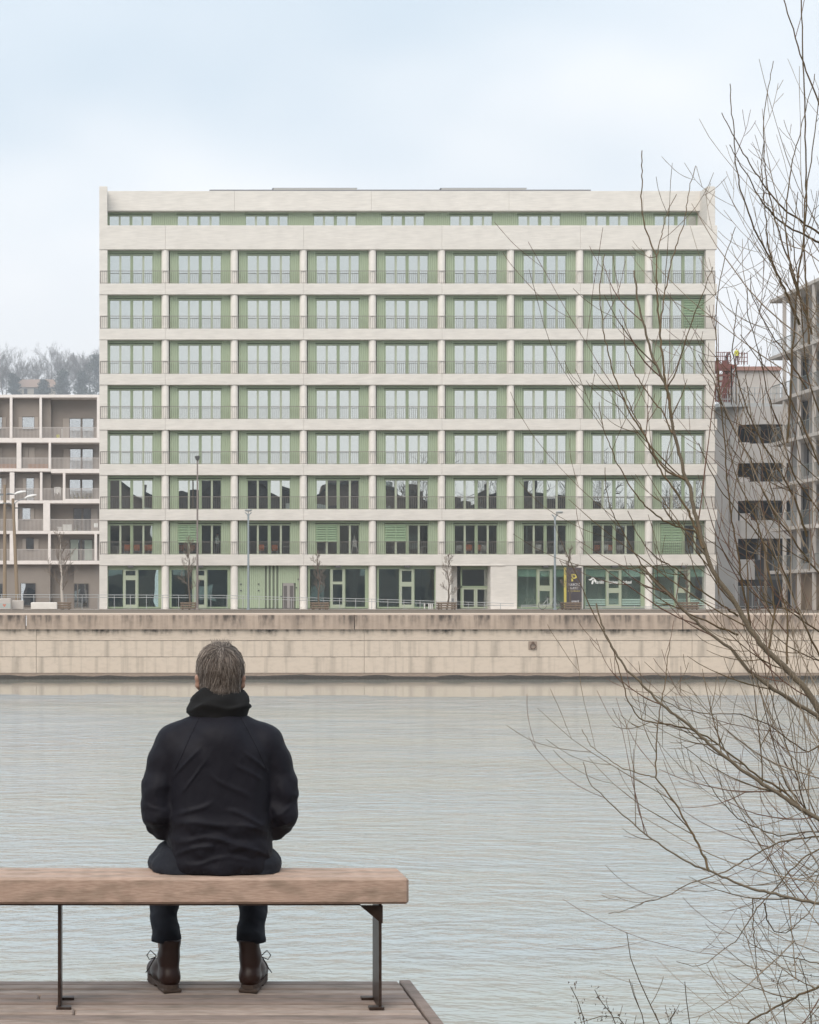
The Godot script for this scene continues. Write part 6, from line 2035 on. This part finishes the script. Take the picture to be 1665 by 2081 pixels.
func bank_tree() -> void:
	var D := 8.0
	var g := RandomNumberGenerator.new()
	g.seed = 515
	var t := thing("willow_tree", "bare thin-branched tree leaning in over the water from the right", "tree", "", Vector3(4.35, 1.05, -8.2))
	var o: Vector3 = t.position
	var tk := Mb.new()
	tk.tube([Vector3(0, -0.5, 0), Vector3(-0.02, 0.8, 0), Vector3(0.0, 1.6, 0.0), Vector3(0.15, 3.2, 0.1), Vector3(0.25, 5.4, 0.1), Vector3(0.3, 7.6, 0)], [0.22, 0.17, 0.15, 0.11, 0.07, 0.02], 12)
	fin(t, "trunk", tk, mt("bark_old"))
	# limbs as they are seen against water, wall and sky: [start width px, end width px, depth shift, points...]
	var L := [
		[21.0, 4.0, -0.5, [1760, 1560, 1665, 1443, 1632, 1393, 1595, 1356, 1549, 1313, 1515, 1263, 1490, 1217, 1462, 1180, 1445, 1153, 1426, 1092, 1411, 1038, 1403, 992, 1389, 961, 1380, 915, 1366, 869, 1359, 800, 1349, 777, 1332, 738, 1322, 715, 1311, 669, 1299, 623, 1291, 569, 1289, 550]],
		[7.0, 2.5, -0.5, [1366, 850, 1352, 770, 1345, 715, 1341, 669, 1337, 615, 1334, 558, 1335, 523, 1333, 513, 1328, 505, 1309, 461, 1303, 404, 1305, 360, 1305, 306]],
		[3.2, 1.6, -0.5, [1335, 520, 1342, 490, 1349, 461, 1358, 427, 1375, 395]],
		[4.5, 1.8, -0.4, [1341, 680, 1347, 630, 1351, 600, 1364, 539, 1377, 490, 1391, 453, 1398, 409, 1403, 375, 1414, 337]],
		[6.0, 2.0, -0.3, [1389, 973, 1353, 957, 1334, 930, 1311, 884, 1284, 846, 1266, 807, 1257, 784, 1243, 746, 1228, 681, 1220, 615, 1220, 569, 1229, 517]],
		[4.5, 1.8, -0.2, [1366, 880, 1359, 861, 1345, 834, 1334, 823, 1305, 784, 1282, 742, 1270, 700, 1266, 661]],
		[6.0, 1.8, 0.0, [1430, 1100, 1411, 1080, 1361, 1065, 1322, 1038, 1291, 1003, 1272, 973, 1253, 938, 1238, 900, 1222, 857, 1218, 817]],
		[8.0, 2.0, -0.3, [1430, 1115, 1422, 1092, 1399, 1038, 1372, 996, 1345, 961, 1326, 923, 1307, 877, 1288, 838, 1266, 792]],
		[6.0, 1.8, 0.2, [1500, 1290, 1449, 1269, 1388, 1242, 1368, 1211, 1334, 1180, 1303, 1146, 1280, 1107, 1257, 1065, 1241, 1034, 1232, 992, 1230, 950]],
		[6.0, 1.8, 0.3, [1500, 1252, 1468, 1230, 1411, 1192, 1372, 1153, 1341, 1138, 1315, 1115, 1291, 1076, 1276, 1038]],
		[4.5, 1.8, 0.2, [1355, 795, 1359, 784, 1372, 761, 1397, 681, 1430, 592, 1449, 542]],
		[6.5, 1.8, 0.3, [1530, 1290, 1518, 1230, 1510, 1200, 1500, 1120, 1488, 1060, 1480, 1000, 1472, 884, 1464, 807, 1457, 731, 1455, 654, 1459, 600, 1463, 565, 1478, 508, 1495, 461]],
		[7.0, 2.0, 0.5, [1640, 1090, 1614, 1011, 1587, 961, 1549, 896, 1518, 831, 1497, 761, 1489, 715, 1491, 673, 1501, 608]],
		[5.0, 1.8, 0.3, [1640, 790, 1595, 715, 1568, 681, 1549, 646, 1528, 600, 1526, 558]],
		[6.5, 2.6, 0.2, [1720, 480, 1690, 300, 1665, 208, 1651, 173, 1631, 121, 1613, 63, 1593, 0, 1580, -60]],
		[7.0, 2.8, 0.4, [1600, 900, 1612, 700, 1625, 548, 1639, 433, 1638, 346, 1636, 260, 1635, 173, 1631, 72, 1629, 0, 1629, -70]],
		[7.5, 2.0, 0.4, [1625, 660, 1596, 591, 1576, 548, 1556, 508, 1535, 473, 1521, 433, 1504, 381, 1495, 332, 1492, 274, 1486, 213, 1484, 170]],
		[7.0, 2.0, 0.2, [1700, 500, 1654, 467, 1619, 444, 1584, 418, 1550, 372, 1518, 323, 1492, 277, 1467, 229]],
		[7.5, 2.0, 0.3, [1705, 510, 1665, 493, 1639, 479, 1596, 459, 1567, 433, 1544, 404, 1521, 358, 1501, 329, 1483, 294]],
		[6.0, 1.8, 0.2, [1650, 680, 1619, 577, 1608, 534, 1587, 490, 1573, 433, 1559, 375, 1553, 323, 1552, 283, 1554, 225, 1563, 173, 1572, 124]],
		[5.0, 2.0, 0.2, [1580, 560, 1564, 513, 1559, 476, 1556, 433, 1550, 375, 1547, 323, 1553, 290]],
		[6.0, 1.8, 0.1, [1640, 640, 1613, 571, 1602, 519, 1596, 461, 1600, 404, 1608, 340, 1622, 288, 1634, 236, 1650, 180, 1656, 150]],
		[6.0, 2.0, 0.1, [1645, 700, 1634, 490, 1636, 404, 1645, 346, 1654, 288, 1662, 219, 1668, 150]],
		[16.0, 5.0, -0.2, [1780, 1640, 1665, 1457, 1631, 1437, 1594, 1414, 1567, 1397, 1547, 1380, 1521, 1362, 1490, 1322, 1456, 1297, 1437, 1282, 1397, 1248, 1366, 1214, 1329, 1180, 1300, 1150]],
		[15.0, 4.0, -0.4, [1800, 1750, 1665, 1666, 1621, 1639, 1587, 1616, 1554, 1596, 1513, 1569, 1469, 1535, 1429, 1501, 1399, 1471, 1368, 1451, 1341, 1430, 1321, 1407, 1301, 1387, 1274, 1362, 1252, 1328, 1233, 1297, 1216, 1248, 1212, 1226]],
		[7.0, 2.5, -0.2, [1640, 1655, 1600, 1610, 1545, 1580, 1500, 1545, 1440, 1498, 1400, 1480, 1350, 1470, 1300, 1463, 1275, 1420, 1250, 1330, 1232, 1290]],
		[11.0, 2.0, -0.6, [1800, 1860, 1665, 1836, 1621, 1828, 1571, 1815, 1523, 1806, 1486, 1789, 1442, 1771, 1402, 1754, 1368, 1734, 1335, 1712, 1301, 1687, 1284, 1670, 1257, 1649, 1230, 1622, 1200, 1594, 1185, 1548]],
		[7.0, 1.8, -0.5, [1442, 1771, 1436, 1751, 1416, 1710, 1392, 1670, 1372, 1629, 1348, 1599, 1333, 1579, 1333, 1542, 1336, 1481, 1341, 1440, 1350, 1395, 1357, 1345, 1362, 1300]],
		[3.5, 1.5, -0.5, [1333, 1579, 1301, 1572, 1267, 1563, 1240, 1545, 1217, 1528, 1200, 1515, 1183, 1482]],
		[7.0, 1.5, 0.3, [1800, 1690, 1665, 1700, 1621, 1705, 1581, 1712, 1537, 1737, 1503, 1754, 1476, 1771, 1402, 1794, 1368, 1815, 1335, 1828, 1308, 1833, 1274, 1850, 1237, 1857]],
		[6.0, 1.8, 0.5, [1800, 1690, 1665, 1690, 1631, 1692, 1581, 1698, 1550, 1687, 1523, 1676, 1496, 1660, 1469, 1633, 1436, 1589, 1416, 1555]],
		[6.5, 1.5, 0.1, [1800, 1650, 1665, 1727, 1638, 1740, 1604, 1771, 1567, 1815, 1537, 1848, 1520, 1875, 1496, 1912, 1459, 1939, 1436, 1959, 1409, 1964, 1375, 1954]],
		[8.0, 4.5, -0.6, [1800, 1940, 1665, 2006, 1631, 2020, 1604, 2033, 1571, 2050, 1537, 2067, 1500, 2094]],
		[5.0, 1.6, 0.1, [1800, 1990, 1665, 1959, 1621, 1949, 1581, 1941, 1554, 1932, 1523, 1915, 1496, 1879]],
		[3.6, 1.8, -0.1, [1530, 1825, 1530, 1852, 1532, 1905, 1537, 1953, 1540, 1996]],
		[4.0, 1.8, -0.3, [1553, 1835, 1560, 1870, 1575, 1895, 1598, 1897, 1640, 1860, 1665, 1820]],
		[4.2, 1.6, 0.2, [1635, 1640, 1600, 1600, 1570, 1500, 1545, 1400, 1530, 1350, 1520, 1300, 1505, 1240]],
		[4.5, 1.6, 0.2, [1640, 1650, 1620, 1580, 1590, 1490, 1560, 1390, 1550, 1320, 1560, 1260]],
		[6.0, 1.8, 0.5, [1720, 1320, 1665, 1285, 1600, 1240, 1540, 1215, 1510, 1180, 1470, 1120, 1430, 1090]],
		[7.0, 2.0, 0.6, [1730, 1240, 1660, 1160, 1600, 1080, 1555, 1010, 1525, 930, 1480, 850, 1450, 770, 1420, 720]],
		[6.0, 2.0, 0.6, [1730, 1150, 1665, 1040, 1610, 960, 1590, 880, 1560, 800, 1545, 720, 1520, 640, 1518, 580]],
		[7.0, 2.2, 0.2, [1725, 1080, 1660, 930, 1625, 850, 1590, 780, 1545, 735, 1505, 680]],
		[6.0, 2.0, 0.5, [1725, 980, 1670, 850, 1640, 760, 1632, 660, 1620, 560, 1612, 470, 1622, 390]],
		[7.0, 2.0, -0.2, [1560, 1330, 1575, 1240, 1560, 1150, 1540, 1060, 1500, 980, 1478, 900, 1475, 840]],
		[6.0, 2.0, -0.2, [1600, 1350, 1600, 1250, 1580, 1170, 1585, 1080, 1560, 960, 1530, 880, 1500, 800]],
		[7.0, 2.2, 0.4, [1730, 1400, 1665, 1330, 1620, 1230, 1590, 1150, 1545, 1090, 1500, 1040, 1460, 990, 1420, 900]],
		[5.0, 1.8, 0.4, [1690, 1500, 1640, 1530, 1560, 1470, 1500, 1450, 1440, 1452, 1380, 1440, 1330, 1412]],
	]
	var paths := []
	var wood := [mt("bark_old"), mt("bark_twig")]
	for q in L:
		var dz: float = q[2]
		var raw := limb_points(q[3], D + dz * 0.5, -dz * 0.6)
		var n := raw.size() * 4
		var p := smooth_path(raw, n)
		var rr := []
		for i in n + 1:
			var u := float(i) / n
			# knotty growth: small kinks at the nodes
			if i > 0 and i < n: p[i] = (p[i] as Vector3) + Vector3(g.randf_range(-1, 1), g.randf_range(-1, 1), g.randf_range(-1, 1)) * 0.0035
			rr.append(maxf(0.0018, lerpf(q[0] * 0.74, q[1] * 0.80, pow(u, 0.7)) * 0.5 * D / F * (1.0 + 0.10 * g.randf())))
		var m := Mb.new()
		for i in p.size(): p[i] = (p[i] as Vector3) - o
		m.tube(p, rr, 7 if q[0] > 8 else 5)
		fin(t, "branch", m, wood[0] if q[0] > 10 else wood[1])
		paths.append([p, rr])
	# side shoots: they leave a branch forwards, then bend up towards the light
	var tw := Mb.new()
	var tw2 := Mb.new()
	for pi in paths.size():
		var p: Array = paths[pi][0]
		var rr: Array = paths[pi][1]
		var n := p.size()
		var len := 0.0
		for i in n - 1: len += (p[i] as Vector3).distance_to(p[i + 1])
		var cnt := int(len * (5.5 if L[pi][3][1] > 1000 else (1.2 if L[pi][3][L[pi][3].size() - 1] < 350 else 3.0)))
		for k in cnt:
			var i := int(lerpf(0.12, 0.93, g.randf()) * (n - 2))
			var a: Vector3 = p[i]
			var dir: Vector3 = ((p[i + 1] as Vector3) - a).normalized()
			var side := dir.cross(Vector3(g.randf_range(-0.5, 0.5), g.randf_range(-0.5, 0.5), 1.0)).normalized() * (1.0 if g.randf() < 0.5 else -1.0)
			var ln := g.randf_range(0.10, 0.62) * (1.0 if g.randf() < 0.75 else 1.7)
			var dv := (dir * 0.8 + side * g.randf_range(0.35, 0.8) + Vector3(0, 0, g.randf_range(-0.4, 0.4))).normalized()
			shoot(tw if g.randf() < 0.6 else tw2, g, a, dv, ln, minf(rr[i] * 0.6, 0.0034), 1)
	stuff(fin(t, "twigs", tw, mt("bark_twig")))
	stuff(fin(t, "twigs", tw2, mt("bark_twig_red", 0.17, 0.095, 0.065, 0.7)))
	# a mesh of far shoots at the right edge, where the crown is thick
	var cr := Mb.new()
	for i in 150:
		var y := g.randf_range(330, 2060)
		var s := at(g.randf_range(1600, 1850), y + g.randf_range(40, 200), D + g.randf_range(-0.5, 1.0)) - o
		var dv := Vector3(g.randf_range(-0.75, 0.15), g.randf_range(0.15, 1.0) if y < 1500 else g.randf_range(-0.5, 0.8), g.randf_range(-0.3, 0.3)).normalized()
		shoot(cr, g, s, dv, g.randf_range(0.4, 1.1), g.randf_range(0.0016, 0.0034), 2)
	stuff(fin(t, "twigs", cr, mt("bark_twig_pale", 0.30, 0.235, 0.17, 0.8)))  # paler twig colour paints in the sunlit look of these shoots

func shoot(m: Mb, g: RandomNumberGenerator, a: Vector3, dir: Vector3, ln: float, r: float, lev: int) -> void:
	var n := 7
	var p := [a]
	var rr := [r]
	var d := dir
	for i in n:
		var u := float(i + 1) / n
		d = (d + Vector3(g.randf_range(-0.10, 0.10), 0.09 + g.randf_range(-0.06, 0.08), g.randf_range(-0.08, 0.08))).normalized()
		a += d * ln / n
		p.append(a)
		rr.append(maxf(0.0011, r * (1.0 - 0.65 * u)) * (1.25 if i % 2 else 0.95))
		if lev > 0 and i > 0 and i < n - 1 and g.randf() < 0.30:
			var s := d.cross(Vector3(g.randf_range(-0.4, 0.4), g.randf_range(-0.4, 0.4), 1.0)).normalized() * (1.0 if g.randf() < 0.5 else -1.0)
			shoot(m, g, a, (d + s * 0.7).normalized(), ln * g.randf_range(0.25, 0.6), rr[-1] * 0.75, lev - 1)
	m.tube(p, rr, 4, false)

func weeds() -> void:
	var g := RandomNumberGenerator.new()
	g.seed = 88
	var defs := [[[1262, 2110, 1225, 2040, 1209, 2012], "dry seed-headed weed with curled top at the bottom of the picture", 1], [[1345, 2085, 1314, 2027, 1294, 1980, 1279, 1939, 1274, 1895], "tall single bare stem rising at the bottom right", 0], [[1312, 2090, 1304, 2057, 1287, 2020, 1279, 1990], "shorter bare stem left of the tall single stem", 0], [[1405, 2095, 1397, 2050, 1392, 1995], "forked bare stem in the middle of the bottom right", 0], [[1282, 2100, 1256, 2066, 1225, 2064, 1180, 2078], "low dry weed arching along the bottom edge", 1], [[1600, 2090, 1590, 2030, 1575, 1990, 1590, 1970], "dry weed with fluffy heads near the lower right corner", 1], [[1650, 2090, 1640, 2000, 1625, 1950], "dry weed stem at the lower right corner", 1], [[1192, 2090, 1178, 2040, 1160, 2005], "leftmost thin dry weed with hanging seeds", 1], [[1370, 2095, 1362, 2070, 1372, 2056], "small dry weed tuft between the bare stems", 1]]
	for q in defs:
		var d := 7.2
		var raw := limb_points(q[0], d, -0.2)
		var root := Vector3(raw[0].x + 0.1, 1.0, -d + 0.1)
		raw.push_front((root + raw[0] * 2) / 3)
		raw.push_front(root)
		var t := thing("dry_weed", q[1], "plant", "dry weeds on the near bank", root)
		var p := smooth_path(raw, 16)
		var rr := []
		for i in p.size():
			p[i] = (p[i] as Vector3) - root
			rr.append(lerpf(0.0055, 0.0016, float(i) / 16))
		var m := Mb.new()
		m.tube(p, rr, 5)
		for k in 5:
			var i := 8 + k + g.randi() % 3
			shoot(m, g, p[mini(i, 15)], Vector3(g.randf_range(-0.8, 0.8), 0.8, g.randf_range(-0.3, 0.3)).normalized(), g.randf_range(0.05, 0.16), 0.0016, 0)
		fin(t, "stem", m, mt("bark_twig"))
		if q[2]:
			var s := Mb.new()
			for k in 60:
				var i := 9 + g.randi() % 8
				var c: Vector3 = p[mini(i, 16)] + Vector3(g.randf_range(-1, 1), g.randf_range(-0.8, 1), g.randf_range(-1, 1)) * 0.028
				s.tri(c, c + Vector3(g.randf_range(-0.012, 0.012), -0.010, 0.004), c + Vector3(0.006, g.randf_range(-0.012, 0.008), -0.005))
			stuff(fin(t, "seed_heads", s, mt("weed_dry")))
